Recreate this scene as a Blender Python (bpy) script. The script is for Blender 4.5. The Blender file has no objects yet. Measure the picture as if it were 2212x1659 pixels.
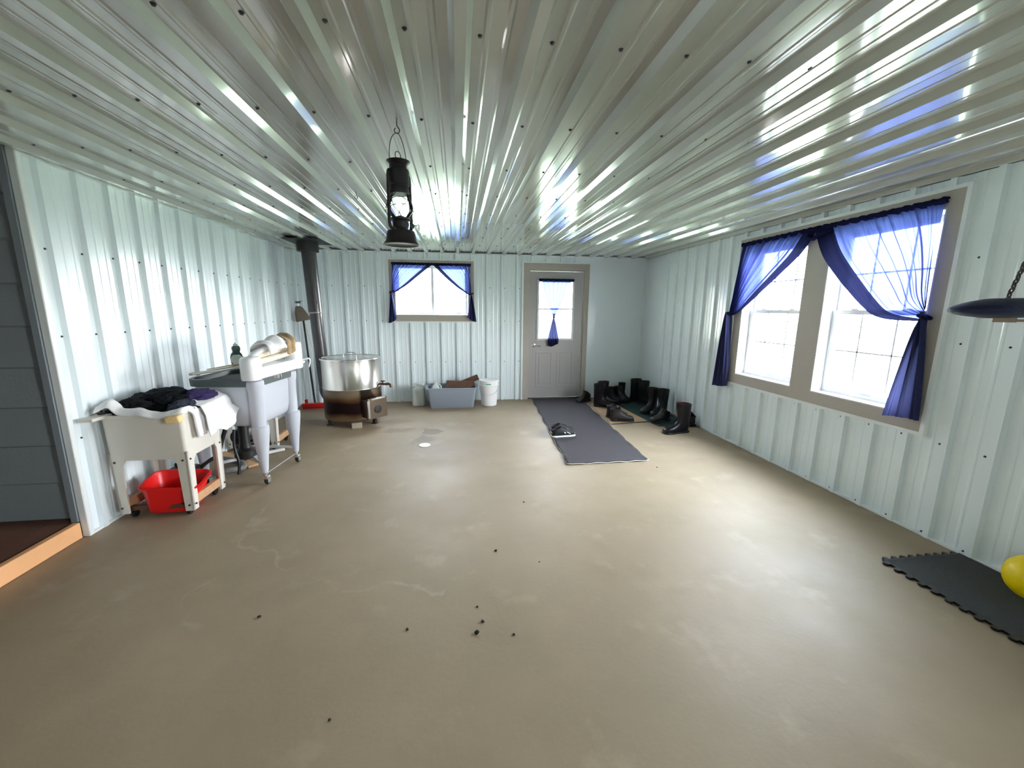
import bpy, bmesh, math, random
from mathutils import Vector, Matrix, noise
PI = math.pi
S = bpy.context.scene
COL = S.collection

# ------------------------------------------------------------------ camera
cd = bpy.data.cameras.new('camera'); cam = bpy.data.objects.new('camera', cd); COL.objects.link(cam)
cd.sensor_fit = 'HORIZONTAL'; cd.sensor_width = 36.0; cd.lens = 870.646 / 2212 * 36
cd.clip_start = 0.02; cd.clip_end = 500
_R = Vector((0.991134306676885, -0.13259159720600758, 0.008500263436526703))
_U = Vector((0.015870429125572533, 0.18166655559445866, 0.9832321150459924))
_F = Vector((0.13191253013834844, 0.9743801778201387, -0.18216024117159596))
m = Matrix.Identity(4)
for i in range(3):
    m[i][0] = _R[i]; m[i][1] = _U[i]; m[i][2] = -_F[i]
m.translation = (0, 0, 1.4555)
cam.matrix_world = m
S.camera = cam

# ------------------------------------------------------------------ world, light, exposure
H = 2.3; L = -2.381; R = 3.054; D = 6.42; BK = -3.2
w = bpy.data.worlds.new('sky'); S.world = w; w.use_nodes = True
nt = w.node_tree; bg = nt.nodes['Background']
tc = nt.nodes.new('ShaderNodeTexCoord'); sx = nt.nodes.new('ShaderNodeSeparateXYZ')
cr = nt.nodes.new('ShaderNodeValToRGB')
nt.links.new(tc.outputs['Generated'], sx.inputs[0]); nt.links.new(sx.outputs['Z'], cr.inputs[0])
cr.color_ramp.elements[0].color = (1.0, 1.0, 0.98, 1); cr.color_ramp.elements[0].position = 0.0
cr.color_ramp.elements[1].color = (0.72, 0.84, 1.0, 1); cr.color_ramp.elements[1].position = 0.8
nt.links.new(cr.outputs[0], bg.inputs[0])
mg = nt.nodes.new('ShaderNodeMath'); mg.operation = 'MULTIPLY_ADD'; mg.use_clamp = False      # hazy sky, brighter on the window side
mg.inputs[1].default_value = 6.5; mg.inputs[2].default_value = 7.5
nt.links.new(sx.outputs['X'], mg.inputs[0]); nt.links.new(mg.outputs[0], bg.inputs[1])
S.view_settings.view_transform = 'Standard'; S.view_settings.look = 'None'
S.view_settings.gamma = 1.0; S.view_settings.use_curve_mapping = False
S.view_settings.exposure = 2.58
S.cycles.max_bounces = 14; S.cycles.diffuse_bounces = 9; S.cycles.glossy_bounces = 5
S.cycles.transparent_max_bounces = 16; S.cycles.transmission_bounces = 8
S.cycles.use_denoising = True
S.cycles.sample_clamp_indirect = 12


def portal(name, loc, rot, sx_, sy_):
    ld = bpy.data.lights.new(name, 'AREA'); ld.shape = 'RECTANGLE'; ld.size = sx_; ld.size_y = sy_
    ld.cycles.is_portal = True
    o = bpy.data.objects.new(name, ld); COL.objects.link(o); o.location = loc; o.rotation_euler = rot


# an area lamp shines along its local -Z
portal('daylight_portal_right', (R + .16, 3.17, 1.40), (0, PI / 2, 0), 1.40, 2.0)
portal('daylight_portal_far', (-.37, D + .13, 1.73), (-PI / 2, 0, 0), 1.2, .8)
portal('daylight_portal_door', (1.565, D + .13, 1.44), (-PI / 2, 0, 0), .62, .96)
portal('daylight_portal_right_rear', (R + .16, -1.35, 1.44), (0, PI / 2, 0), 1.33, .8)  # this and the next: portals for the added rear windows
portal('daylight_portal_left_rear', (L - .14, -1.5, 1.45), (0, -PI / 2, 0), 1.1, 1.8)

# ------------------------------------------------------------------ materials
MATS = {}


def mat(name, col, rough=.5, metal=0, coat=0, coatr=.1, spec=.5, noise_amt=0, nscale=8, bump=0, bscale=30, trans=0, alpha=1, sheen=0):
    if name in MATS: return MATS[name]
    mt = bpy.data.materials.new(name); mt.use_nodes = True
    t = mt.node_tree; p = t.nodes['Principled BSDF']
    p.inputs['Base Color'].default_value = (*col, 1); p.inputs['Roughness'].default_value = rough
    p.inputs['Metallic'].default_value = metal; p.inputs['Coat Weight'].default_value = coat
    p.inputs['Coat Roughness'].default_value = coatr; p.inputs['Specular IOR Level'].default_value = spec
    p.inputs['Transmission Weight'].default_value = trans
    p.inputs['Sheen Weight'].default_value = sheen
    tcn = t.nodes.new('ShaderNodeTexCoord')
    if noise_amt:
        n = t.nodes.new('ShaderNodeTexNoise'); n.inputs['Scale'].default_value = nscale; n.inputs['Detail'].default_value = 5
        t.links.new(tcn.outputs['Object'], n.inputs['Vector'])
        mx = t.nodes.new('ShaderNodeMix'); mx.data_type = 'RGBA'
        mx.inputs[6].default_value = (*[c * (1 - noise_amt) for c in col], 1)
        mx.inputs[7].default_value = (*[min(1, c * (1 + noise_amt)) for c in col], 1)
        t.links.new(n.outputs['Fac'], mx.inputs[0]); t.links.new(mx.outputs[2], p.inputs['Base Color'])
    if bump:
        n2 = t.nodes.new('ShaderNodeTexNoise'); n2.inputs['Scale'].default_value = bscale; n2.inputs['Detail'].default_value = 3
        t.links.new(tcn.outputs['Object'], n2.inputs['Vector'])
        b = t.nodes.new('ShaderNodeBump'); b.inputs['Strength'].default_value = bump; b.inputs['Distance'].default_value = .01
        t.links.new(n2.outputs['Fac'], b.inputs['Height']); t.links.new(b.outputs[0], p.inputs['Normal'])
    MATS[name] = mt
    return mt


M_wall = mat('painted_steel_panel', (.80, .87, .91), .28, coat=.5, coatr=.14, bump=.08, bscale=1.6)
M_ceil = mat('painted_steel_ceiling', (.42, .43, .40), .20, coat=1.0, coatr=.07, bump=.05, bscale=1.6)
M_trimw = mat('white_steel_trim', (.80, .83, .84), .3, coat=.3)
M_taupe = mat('taupe_painted_wood', (.43, .385, .345), .5, noise_amt=.04)
M_door = mat('door_paint', (.41, .385, .385), .35, noise_amt=.03)
M_vinyl = mat('white_vinyl', (.66, .65, .66), .3)
M_screw = mat('screw_head', (.06, .06, .07), .5, metal=.5)
M_black = mat('black_iron', (.008, .008, .008), .5, noise_amt=.3)
M_pipe = mat('black_stovepipe', (.022, .018, .020), .38, noise_amt=.3, nscale=4, coat=.2)
M_chrome = mat('chrome', (.75, .75, .76), .15, metal=1)
M_blackrub = mat('black_rubber', (.006, .006, .008), .38, noise_amt=.2)
M_white_en = mat('white_enamel', (.88, .88, .92), .25, coat=.4)
M_grey_en = mat('grey_white_enamel', (.52, .54, .61), .28, coat=.4, noise_amt=.05, nscale=3)
M_dkrim = mat('dark_grey_rubber_rim', (.09, .11, .11), .45)
M_tub = mat('laundry_tub_plastic', (.70, .66, .60), .42, noise_amt=.04)
M_wood = mat('raw_pine', (.55, .32, .17), .6, noise_amt=.3, nscale=14)
M_red = mat('red_plastic', (.75, .008, .008), .35)
M_darkwood = mat('dark_wood', (.10, .045, .025), .6, noise_amt=.4, nscale=10)


def stain_floor():
    mt = bpy.data.materials.new('polished_concrete'); mt.use_nodes = True; t = mt.node_tree
    N = t.nodes.new; Lk = t.links.new; p = t.nodes['Principled BSDF']
    g = N('ShaderNodeNewGeometry')

    def nz(scale, detail, lo, hi, stretch=None):
        n = N('ShaderNodeTexNoise'); n.inputs['Scale'].default_value = scale; n.inputs['Detail'].default_value = detail
        n.inputs['Roughness'].default_value = .6
        Lk(g.outputs['Position'], n.inputs['Vector'])
        mr = N('ShaderNodeMapRange'); mr.inputs[1].default_value = lo; mr.inputs[2].default_value = hi; mr.clamp = True
        Lk(n.outputs['Fac'], mr.inputs[0]); return mr.outputs[0]

    def mix(a, b, f, mode='MIX'):
        x = N('ShaderNodeMix'); x.data_type = 'RGBA'; x.blend_type = mode
        for s_, v in ((6, a), (7, b), (0, f)):
            if isinstance(v, (tuple, float, int)): x.inputs[s_].default_value = v
            else: Lk(v, x.inputs[s_])
        return x.outputs[2]

    def mth(op, a, b):
        x = N('ShaderNodeMath'); x.operation = op
        for k, v in ((0, a), (1, b)):
            if isinstance(v, (int, float)): x.inputs[k].default_value = v
            else: Lk(v, x.inputs[k])
        return x.outputs[0]
    c = mix((.345, .262, .178, 1), (.265, .205, .130, 1), nz(.9, 5, .35, .65))
    c = mix(c, (.31, .232, .160, 1), nz(2.2, 6, .45, .7))
    c = mix(c, (.27, .20, .125, 1), mth('MULTIPLY', nz(1.6, 7, .54, .72), .7))
    c = mix(c, (.58, .48, .38, 1), mth('MULTIPLY', nz(3.1, 8, .58, .80), .35))
    c = mix(c, (.20, .16, .12, 1), mth('MULTIPLY', nz(160, 2, .60, .8), .22))
    c = mix(c, (.62, .55, .47, 1), mth('MULTIPLY', nz(130, 2, .60, .8), .14))
    # wet stains: ellipses in world coordinates with a broken outline
    sp = N('ShaderNodeSeparateXYZ')
    wob = N('ShaderNodeTexNoise'); wob.inputs['Scale'].default_value = 3.2; wob.inputs['Detail'].default_value = 4
    Lk(g.outputs['Position'], wob.inputs['Vector'])
    vm = N('ShaderNodeVectorMath'); vm.operation = 'MULTIPLY_ADD'
    vm.inputs[1].default_value = (.45, .45, 0); Lk(wob.outputs['Color'], vm.inputs[0]); Lk(g.outputs['Position'], vm.inputs[2])
    Lk(vm.outputs[0], sp.inputs[0])

    def blob(cx, cy, rx, ry, soft, amt):
        dx = mth('DIVIDE', mth('SUBTRACT', sp.outputs[0], cx + .225), rx); dy = mth('DIVIDE', mth('SUBTRACT', sp.outputs[1], cy + .225), ry)
        d = mth('SQRT', mth('ADD', mth('MULTIPLY', dx, dx), mth('MULTIPLY', dy, dy)), 0)
        mr = N('ShaderNodeMapRange'); mr.clamp = True; mr.interpolation_type = 'SMOOTHSTEP'
        mr.inputs[1].default_value = 1 - soft; mr.inputs[2].default_value = 1; mr.inputs[3].default_value = amt; mr.inputs[4].default_value = 0
        Lk(d, mr.inputs[0]); return mr.outputs[0]
    p.inputs['Specular IOR Level'].default_value = .36
    for (cx, cy, rx, ry, so, am) in ((-.34, 4.78, .14, .16, .3, .75), (-.40, 4.45, .13, .2, .4, .6), (-.70, 4.85, .3, .10, .6, .5),
                                     (-.85, 5.3, .35, .2, .9, .5), (-.1, 4.2, 1.0, .8, .9, .30), (-2.0, 5.0, .5, .9, .9, .55), (.2, 4.9, .9, .5, .9, .25)):
        c = mix(c, (.15, .10, .065, 1), blob(cx, cy, rx, ry, so, am))
    # two pale curved scrapes
    for (cx, cy, r, x0, x1) in ((-.95, 2.05, .42, -1.5, -1.2), (-.25, 3.2, 1.25, -1.2, .0)):
        dx = mth('SUBTRACT', sp.outputs[0], cx + .225); dy = mth('SUBTRACT', sp.outputs[1], cy + .225)
        d = mth('SQRT', mth('ADD', mth('MULTIPLY', dx, dx), mth('MULTIPLY', dy, dy)), 0)
        e = mth('ABSOLUTE', mth('SUBTRACT', d, r), 0)
        mr = N('ShaderNodeMapRange'); mr.clamp = True; mr.inputs[1].default_value = .002; mr.inputs[2].default_value = .02
        mr.inputs[3].default_value = .16; mr.inputs[4].default_value = 0; Lk(e, mr.inputs[0])
        k = mth('MULTIPLY', mr.outputs[0], mth('LESS_THAN', dy, -.1 if r > 1 else .15))
        k = mth('MULTIPLY', k, mth('LESS_THAN', dx, .2 if r > 1 else -.2))
        k = mth('MULTIPLY', k, nz(5, 3, .4, .6))
        c = mix(c, (.62, .57, .50, 1), k)
    Lk(c, p.inputs['Base Color'])
    rr = N('ShaderNodeMapRange'); rr.inputs[3].default_value = .42; rr.inputs[4].default_value = .66
    n = N('ShaderNodeTexNoise'); n.inputs['Scale'].default_value = 2.5; n.inputs['Detail'].default_value = 6
    Lk(g.outputs['Position'], n.inputs['Vector']); Lk(n.outputs['Fac'], rr.inputs[0]); Lk(rr.outputs[0], p.inputs['Roughness'])
    b = N('ShaderNodeBump'); b.inputs['Strength'].default_value = .15; b.inputs['Distance'].default_value = .004
    n3 = N('ShaderNodeTexNoise'); n3.inputs['Scale'].default_value = 45; n3.inputs['Detail'].default_value = 4
    Lk(g.outputs['Position'], n3.inputs['Vector']); Lk(n3.outputs['Fac'], b.inputs['Height']); Lk(b.outputs[0], p.inputs['Normal'])
    return mt


def glass_mat():
    mt = bpy.data.materials.new('window_glass'); mt.use_nodes = True; t = mt.node_tree
    for n in list(t.nodes):
        if n.type == 'BSDF_PRINCIPLED': t.nodes.remove(n)
    out = [n for n in t.nodes if n.type == 'OUTPUT_MATERIAL'][0]
    tr = t.nodes.new('ShaderNodeBsdfTransparent'); gl = t.nodes.new('ShaderNodeBsdfGlossy'); gl.inputs['Roughness'].default_value = .02
    mx = t.nodes.new('ShaderNodeMixShader'); lw0 = t.nodes.new('ShaderNodeLayerWeight'); lw0.inputs[0].default_value = .5
    pw = t.nodes.new('ShaderNodeMath'); pw.operation = 'POWER'; pw.inputs[1].default_value = 5; t.links.new(lw0.outputs['Facing'], pw.inputs[0])
    fr = t.nodes.new('ShaderNodeMath'); fr.operation = 'MULTIPLY_ADD'; fr.inputs[1].default_value = .9; fr.inputs[2].default_value = .03; t.links.new(pw.outputs[0], fr.inputs[0])
    tr.inputs[0].default_value = (.97, .98, .98, 1)
    t.links.new(fr.outputs[0], mx.inputs[0]); t.links.new(tr.outputs[0], mx.inputs[1]); t.links.new(gl.outputs[0], mx.inputs[2])
    t.links.new(mx.outputs[0], out.inputs[0]); return mt


def sheer(name, col, tcol, see, trl):
    """thin woven cloth: part see-through, part translucent, part diffuse"""
    mt = bpy.data.materials.new(name); mt.use_nodes = True; t = mt.node_tree
    for n in list(t.nodes):
        if n.type == 'BSDF_PRINCIPLED': t.nodes.remove(n)
    out = [n for n in t.nodes if n.type == 'OUTPUT_MATERIAL'][0]
    N = t.nodes.new
    tr = N('ShaderNodeBsdfTransparent'); tr.inputs[0].default_value = (*tcol, 1)
    tl = N('ShaderNodeBsdfTranslucent'); tl.inputs[0].default_value = (*col, 1)
    df = N('ShaderNodeBsdfDiffuse'); df.inputs[0].default_value = (*col, 1)
    m1 = N('ShaderNodeMixShader'); m1.inputs[0].default_value = trl
    t.links.new(df.outputs[0], m1.inputs[1]); t.links.new(tl.outputs[0], m1.inputs[2])
    m2 = N('ShaderNodeMixShader'); lw = N('ShaderNodeLayerWeight'); lw.inputs[0].default_value = .5
    mr = N('ShaderNodeMapRange'); mr.inputs[1].default_value = .25; mr.inputs[2].default_value = .95; mr.inputs[3].default_value = see; mr.inputs[4].default_value = see * .15; mr.clamp = True
    t.links.new(lw.outputs['Facing'], mr.inputs[0]); t.links.new(mr.outputs[0], m2.inputs[0])
    t.links.new(m1.outputs[0], m2.inputs[1]); t.links.new(tr.outputs[0], m2.inputs[2])
    t.links.new(m2.outputs[0], out.inputs[0]); return mt


M_floor = stain_floor(); M_glass = glass_mat()
M_sheer = sheer('blue_sheer', (.05, .065, .24), (.060, .085, .23), .25, .55)
M_hem = sheer('blue_hem', (.014, .016, .055), (.05, .06, .2), .008, .12)

# ------------------------------------------------------------------ helpers


def obj(name, bm, mt, parent=None, smooth=False, bevel=0, seg=2, subsurf=0, ang=40, recalc=True):
    if recalc: bmesh.ops.recalc_face_normals(bm, faces=bm.faces[:])
    me = bpy.data.meshes.new(name); bm.to_mesh(me); bm.free()
    for x in (mt if isinstance(mt, (list, tuple)) else [mt]): me.materials.append(x)
    o = bpy.data.objects.new(name, me); COL.objects.link(o)
    if parent: o.parent = parent
    if smooth or bevel or subsurf:
        for p in me.polygons: p.use_smooth = True
        me.set_sharp_from_angle(angle=math.radians(ang))
    if bevel:
        b = o.modifiers.new('bevel', 'BEVEL'); b.width = bevel; b.segments = seg; b.limit_method = 'ANGLE'
    if subsurf:
        s_ = o.modifiers.new('sub', 'SUBSURF'); s_.levels = subsurf; s_.render_levels = subsurf
    return o



def tag(o, label, cat, group=None, kind=None):
    if label: o['label'] = label
    if cat: o['category'] = cat
    if group: o['group'] = group
    if kind: o['kind'] = kind
    return o


def thing(name, label, cat, loc=(0, 0, 0), rotz=0, group=None):
    o = bpy.data.objects.new(name, None); COL.objects.link(o); o.location = loc; o.rotation_euler = (0, 0, rotz)
    o.empty_display_size = .1
    return tag(o, label, cat, group)


def struct(name, bm, mt, parent=None, **k):
    o = obj(name, bm, mt, parent, **k)
    if not parent: o['kind'] = 'structure'
    return o


def new(): return bmesh.new()


def box(bm, c, s, rot=None, mi=0):
    vs = []
    for x in (-.5, .5):
        for y in (-.5, .5):
            for z in (-.5, .5):
                v = Vector((x * s[0], y * s[1], z * s[2]))
                if rot: v = rot @ v
                vs.append(bm.verts.new(v + Vector(c)))
    for f in ((0, 1, 3, 2), (4, 6, 7, 5), (0, 4, 5, 1), (2, 3, 7, 6), (0, 2, 6, 4), (1, 5, 7, 3)):
        bm.faces.new([vs[i] for i in f]).material_index = mi
    return bm


def box2(bm, lo, hi, mi=0):
    return box(bm, [(a + b) / 2 for a, b in zip(lo, hi)], [abs(b - a) for a, b in zip(lo, hi)], None, mi)


def ring(bm, pts): return [bm.verts.new(p) for p in pts]


def bridge(bm, a, b, mi=0):
    n = len(a)
    for i in range(n):
        bm.faces.new((a[i], a[(i + 1) % n], b[(i + 1) % n], b[i])).material_index = mi


def lathe(bm, prof, c=(0, 0, 0), seg=32, sx=1, sy=1, mi=0, axis=None):
    """prof: (radius, height) pairs; closed with caps when the radius is not zero"""
    M = Matrix.Identity(3)
    if axis is not None: M = Vector((0, 0, 1)).rotation_difference(Vector(axis)).to_matrix()
    prev = None; first = None
    for r, z in prof:
        if r < 1e-6:
            rg = [bm.verts.new(M @ Vector((0, 0, z)) + Vector(c))]
        else:
            rg = ring(bm, [M @ Vector((r * sx * math.cos(2 * PI * i / seg), r * sy * math.sin(2 * PI * i / seg), z)) + Vector(c) for i in range(seg)])
        if prev:
            if len(prev) == 1 and len(rg) > 1:
                for i in range(seg): bm.faces.new((prev[0], rg[(i + 1) % seg], rg[i])).material_index = mi
            elif len(rg) == 1 and len(prev) > 1:
                for i in range(seg): bm.faces.new((prev[i], prev[(i + 1) % seg], rg[0])).material_index = mi
            elif len(rg) > 1: bridge(bm, prev, rg, mi)
        else: first = rg
        prev = rg
    if len(first) > 1: bm.faces.new(first[::-1]).material_index = mi
    if len(prev) > 1: bm.faces.new(prev).material_index = mi
    return bm


def cyl(bm, a, b, r, r2=None, seg=16, mi=0):
    a = Vector(a); b = Vector(b); d = b - a
    return lathe(bm, [(r, 0), (r if r2 is None else r2, d.length)], a, seg, axis=d.normalized() if d.length else (0, 0, 1), mi=mi)


def tube(bm, pts, r, seg=8, closed=False, mi=0, flat=1.0):
    pts = [Vector(p) for p in pts]; n = len(pts); rings = []
    up = Vector((0, 0, 1))
    for i, p in enumerate(pts):
        a = pts[(i - 1) % n] if (closed or i > 0) else p
        b = pts[(i + 1) % n] if (closed or i < n - 1) else p
        t = (b - a).normalized()
        if abs(t.dot(up)) > .98: up = Vector((1, 0, 0)) if abs(t.x) < .9 else Vector((0, 1, 0))
        s_ = t.cross(up).normalized(); u_ = s_.cross(t).normalized(); up = u_
        rr = r[i] if isinstance(r, (list, tuple)) else r
        rings.append(ring(bm, [p + rr * (math.cos(2 * PI * k / seg) * s_ + flat * math.sin(2 * PI * k / seg) * u_) for k in range(seg)]))
    for i in range(n - 1): bridge(bm, rings[i], rings[i + 1], mi)
    if closed: bridge(bm, rings[-1], rings[0], mi)
    else:
        bm.faces.new(rings[0][::-1]).material_index = mi; bm.faces.new(rings[-1]).material_index = mi
    return bm


def smooth_path(pts, k=6):
    """Catmull-Rom through the points"""
    P = [Vector(p) for p in pts]; P = [2 * P[0] - P[1]] + P + [2 * P[-1] - P[-2]]; out = []
    for i in range(1, len(P) - 2):
        for j in range(k):
            t = j / k; a, b, c, d = P[i - 1:i + 3]
            out.append(.5 * ((2 * b) + (c - a) * t + (2 * a - 5 * b + 4 * c - d) * t * t + (3 * b - a - 3 * c + d) * t ** 3))
    out.append(P[-2]); return out


def rrect(hx, hy, r, n=6):
    out = []
    for cx, cy, a0 in ((hx - r, hy - r, 0), (-hx + r, hy - r, PI / 2), (-hx + r, -hy + r, PI), (hx - r, -hy + r, 1.5 * PI)):
        for i in range(n + 1):
            a = a0 + PI / 2 * i / n; out.append((cx + r * math.cos(a), cy + r * math.sin(a)))
    return out


def rloft(bm, secs, n=6, cap0=True, cap1=True, mi=0, c=(0, 0)):
    """secs: (hx, hy, r, z)"""
    prev = None; first = None
    for hx, hy, r, z in secs:
        rg = ring(bm, [(x + c[0], y + c[1], z) for x, y in rrect(hx, hy, r, n)])
        if prev: bridge(bm, prev, rg, mi)
        else: first = rg
        prev = rg
    if cap0: bm.faces.new(first[::-1]).material_index = mi
    if cap1: bm.faces.new(prev).material_index = mi
    return bm


def prism(bm, poly, fn, t, mi=0):
    """poly of (a, b); fn(a, b, depth) -> point"""
    A = ring(bm, [fn(a, b, 0) for a, b in poly]); B = ring(bm, [fn(a, b, t) for a, b in poly])
    bm.faces.new(A[::-1]).material_index = mi; bm.faces.new(B).material_index = mi; bridge(bm, A, B, mi)
    return bm


def dup(root, loc=None, rotz=None, label=None, group=None):
    r = root.copy(); COL.objects.link(r)
    if loc: r.location = loc
    if rotz is not None: r.rotation_euler = (0, 0, rotz)
    if label: r['label'] = label
    if group: r['group'] = group
    for ch in list(root.children):
        c = ch.copy(); COL.objects.link(c); c.parent = r
        for g_ in ch.children:
            d = g_.copy(); COL.objects.link(d); d.parent = c
    return r


# ------------------------------------------------------------------ the shell: ribbed steel walls and ceiling
def profile(s0, s1, pitch, phase, skip=None, rib=.027, minor=.0025, major=(.027, .017)):
    pts = [(s0, 0.0)]
    k = math.floor((s0 - phase) / pitch) - 1
    while phase + k * pitch < s1 + pitch:
        c = phase + k * pitch
        if not (skip and skip(c)):
            for d, h in ((-major[0], 0), (-major[1], rib), (major[1], rib), (major[0], 0)): pts.append((c + d, h))
            for cc in (c + pitch * .36, c + pitch * .64):
                for d, h in ((-.012, 0), (-.005, minor), (.005, minor), (.012, 0)): pts.append((cc + d, h))
        k += 1
    pts.append((s1, 0.0))
    pts = [q for q in pts if s0 <= q[0] <= s1]
    pts.sort(key=lambda q: q[0])
    return pts


def height_at(pts, s):
    for (a, ha), (b, hb) in zip(pts, pts[1:]):
        if a <= s <= b: return ha + (hb - ha) * ((s - a) / (b - a) if b > a else 0)
    return 0


def ribbed(name, s0, s1, t0, t1, pitch, phase, fn, holes=(), mt=None, screws=(), skip=None, shead=.0045, **pk):
    pts = profile(s0, s1, pitch, phase, skip, **pk)
    for h in holes:
        for s in h[:2]:
            if s0 < s < s1: pts.append((s, height_at(sorted(pts), s)))
        pts.sort(key=lambda q: q[0])
    bm = new()
    for (a, ha), (b, hb) in zip(pts, pts[1:]):
        if b - a < 1e-6: continue
        mid = (a + b) / 2; spans = [(t0, t1)]
        for h in holes:
            if h[0] < mid < h[1]:
                ns = []
                for u, v in spans:
                    if h[3] <= u or h[2] >= v: ns.append((u, v)); continue
                    if h[2] > u: ns.append((u, h[2]))
                    if h[3] < v: ns.append((h[3], v))
                spans = ns
        for u, v in spans:
            bm.faces.new(ring(bm, [fn(a, u, ha), fn(b, u, hb), fn(b, v, hb), fn(a, v, ha)]))
    bmesh.ops.remove_doubles(bm, verts=bm.verts[:], dist=1e-5)
    for s, t in screws:
        if any(h[0] - .03 < s < h[1] + .03 and h[2] - .05 < t < h[3] + .05 for h in holes): continue
        c = Vector(fn(s, t, 0)); n_ = (Vector(fn(s, t, 1)) - c).normalized()
        lathe(bm, [(shead * 1.5, 0), (shead * 1.5, .0015), (shead, .002), (shead, .006), (0, .007)], c, 8, axis=n_, mi=1)
    o = struct(name, bm, [mt or M_wall, M_screw], recalc=False)
    return o


def grid_screws(s0, s1, pitch, phase, ts, off):
    out = []; k = math.ceil((s0 - phase) / pitch)
    while phase + k * pitch < s1:
        for t in ts: out.append((phase + k * pitch + off, t))
        k += 1
    return out


# openings: (s0, s1, z0, z1)
WR = (2.275, 3.06, .775, 2.10); WL = (3.274, 4.034, .775, 2.10); WN = (-1.75, -.95, .775, 2.10)        # right wall windows, s = y; WN is an added unseen one
WF = (-.925, .18, 1.355, 2.11)                                         # far window, s = x
DR = (1.125, 2.02, .0, 2.07)
rows = (.63, 1.27, 1.78)
random.seed(3)
bm = new(); box2(bm, (L - 3.2, BK, -.1), (R + .05, D + .05, 0)); struct('floor', bm, M_floor)
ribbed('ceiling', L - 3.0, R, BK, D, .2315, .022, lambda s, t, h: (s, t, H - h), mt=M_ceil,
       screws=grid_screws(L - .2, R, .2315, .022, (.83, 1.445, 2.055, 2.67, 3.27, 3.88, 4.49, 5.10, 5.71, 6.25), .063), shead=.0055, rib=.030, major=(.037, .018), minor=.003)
ribbed('wall_far', L, R, 0, H, .2340, .001, lambda s, t, h: (s, D - h, t), holes=(WF, DR), screws=grid_screws(L, 1.0, .234, .001, (.02,) + rows, .04),
       skip=lambda c: c > 2.1)
ribbed('wall_left', 2.72, D, 0, H, .2390, 2.832, lambda s, t, h: (L + h, s, t), screws=grid_screws(2.75, D, .239, 2.832, rows, -.035))
ribbed('wall_right', BK, D, 0, H, .2275, 2.50, lambda s, t, h: (R - h, s, t), holes=(WR, WL, WN), screws=grid_screws(BK, 5.6, .2275, 2.5, (.02,) + rows, .04),
       skip=lambda c: c > 5.75)
# back wall behind the camera
ribbed('wall_back', L, R, 0, H, .2340, .001, lambda s, t, h: (s, BK + h, t))
# insulated backing behind the sheets
bm = new(); box2(bm, (L - 3.2, BK - .2, H + .002), (R + .2, D + .2, H + .2)); struct('ceiling_backing', bm, M_trimw)['kind'] = 'structure'


def backing(name, holes, s0, s1, fn):
    bm = new(); xs = sorted({s0, s1, *[h[0] for h in holes], *[h[1] for h in holes]})
    for a, b in zip(xs, xs[1:]):
        mid = (a + b) / 2; sp = [(-.3, H)]
        for h in holes:
            if h[0] < mid < h[1]: sp = [q for q in ((-.3, h[2]), (h[3], H)) if q[1] - q[0] > .001]
        for u, v in sp:
            P = [fn(a, u, 0), fn(b, u, 0), fn(b, v, 0), fn(a, v, 0)]; Q = [fn(a, u, 1), fn(b, u, 1), fn(b, v, 1), fn(a, v, 1)]
            A = ring(bm, P); B = ring(bm, Q); bm.faces.new(A); bm.faces.new(B[::-1]); bridge(bm, A, B)
    struct(name, bm, M_trimw)


backing('wall_right_outer', (WR, WL, WN), BK, D + .2, lambda s, t, d: (R + .003 + .15 * d, s, t))
backing('wall_far_outer', (WF, DR), L - .2, R, lambda s, t, d: (s, D + .003 + .15 * d, t))
backing('wall_back_outer', (), L - 3.2, R + .15, lambda s, t, d: (s, BK - .003 - .15 * d, t))

# J-channel at wall heads and corner strips
bm = new()
box2(bm, (L, D - .024, H - .028), (R, D - .001, H - .004)); box2(bm, (R - .024, BK, H - .030), (R - .001, D, H - .004)); box2(bm, (L + .001, 2.72, H - .030), (L + .024, D, H - .004))
struct('trim_1', bm, M_trimw)
bm = new(); box2(bm, (L + .02, D - .030, H - .014), (R - .02, D - .024, H - .003)); box2(bm, (R - .036, BK + .1, H - .012), (R - .030, D - .03, H - .003)); box2(bm, (L + .030, 2.74, H - .012), (L + .036, D - .03, H - .003)); struct('trim_shadow_strip', bm, mat('joint_shadow_dark', (.10, .11, .12), .8))  # dark strips stand in for the shadow line where walls meet ceiling
bm = new(); box2(bm, (L, D - .004, 0), (1.0, D - .001, .03)); box2(bm, (R - .022, BK, 0), (R - .001, D - .03, .014)); box2(bm, (L + .001, 2.72, 0), (L + .022, D, .014))
struct('baseboard_1', bm, M_trimw)
bm = new(); box2(bm, (L, D - .026, 0), (L + .03, D - .001, H - .03)); box2(bm, (R - .02, D - .02, 0), (R - .001, D - .001, H - .03)); struct('trim_2', bm, M_trimw, bevel=.003)

# end of the left wall: white corner post, then the raised room beyond
bm = new(); box2(bm, (L - .018, 2.70, 0), (L + .028, 2.735, H - .002)); struct('trim_3', bm, M_trimw, bevel=.006)
bm = new(); box2(bm, (L - .055, 2.69, .107), (L - .019, 2.735, H - .002)); struct('trim_4', bm, mat('grey_edge_trim', (.24, .27, .30), .5))
M_siding = mat('grey_lap_siding', (.23, .26, .275), .5, bump=.15, bscale=60)
bm = new(); z = .10
while z < H:
    z2 = min(z + .245, H); A = ring(bm, [(L - 3.0, 2.76, z), (L - .03, 2.76, z), (L - .03, 2.742, z + .012), (L - 3.0, 2.742, z + .012)]); bm.faces.new(A)
    bm.faces.new(ring(bm, [(L - 3.0, 2.742, z + .012), (L - .03, 2.742, z + .012), (L - .03, 2.76, z2), (L - 3.0, 2.76, z2)])); z = z2
struct('wall_siding', bm, M_siding)
bm = new(); box2(bm, (L - 3.1, 2.765, -.1), (L - .01, 2.88, H)); struct('wall_siding_core', bm, M_siding)
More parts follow.
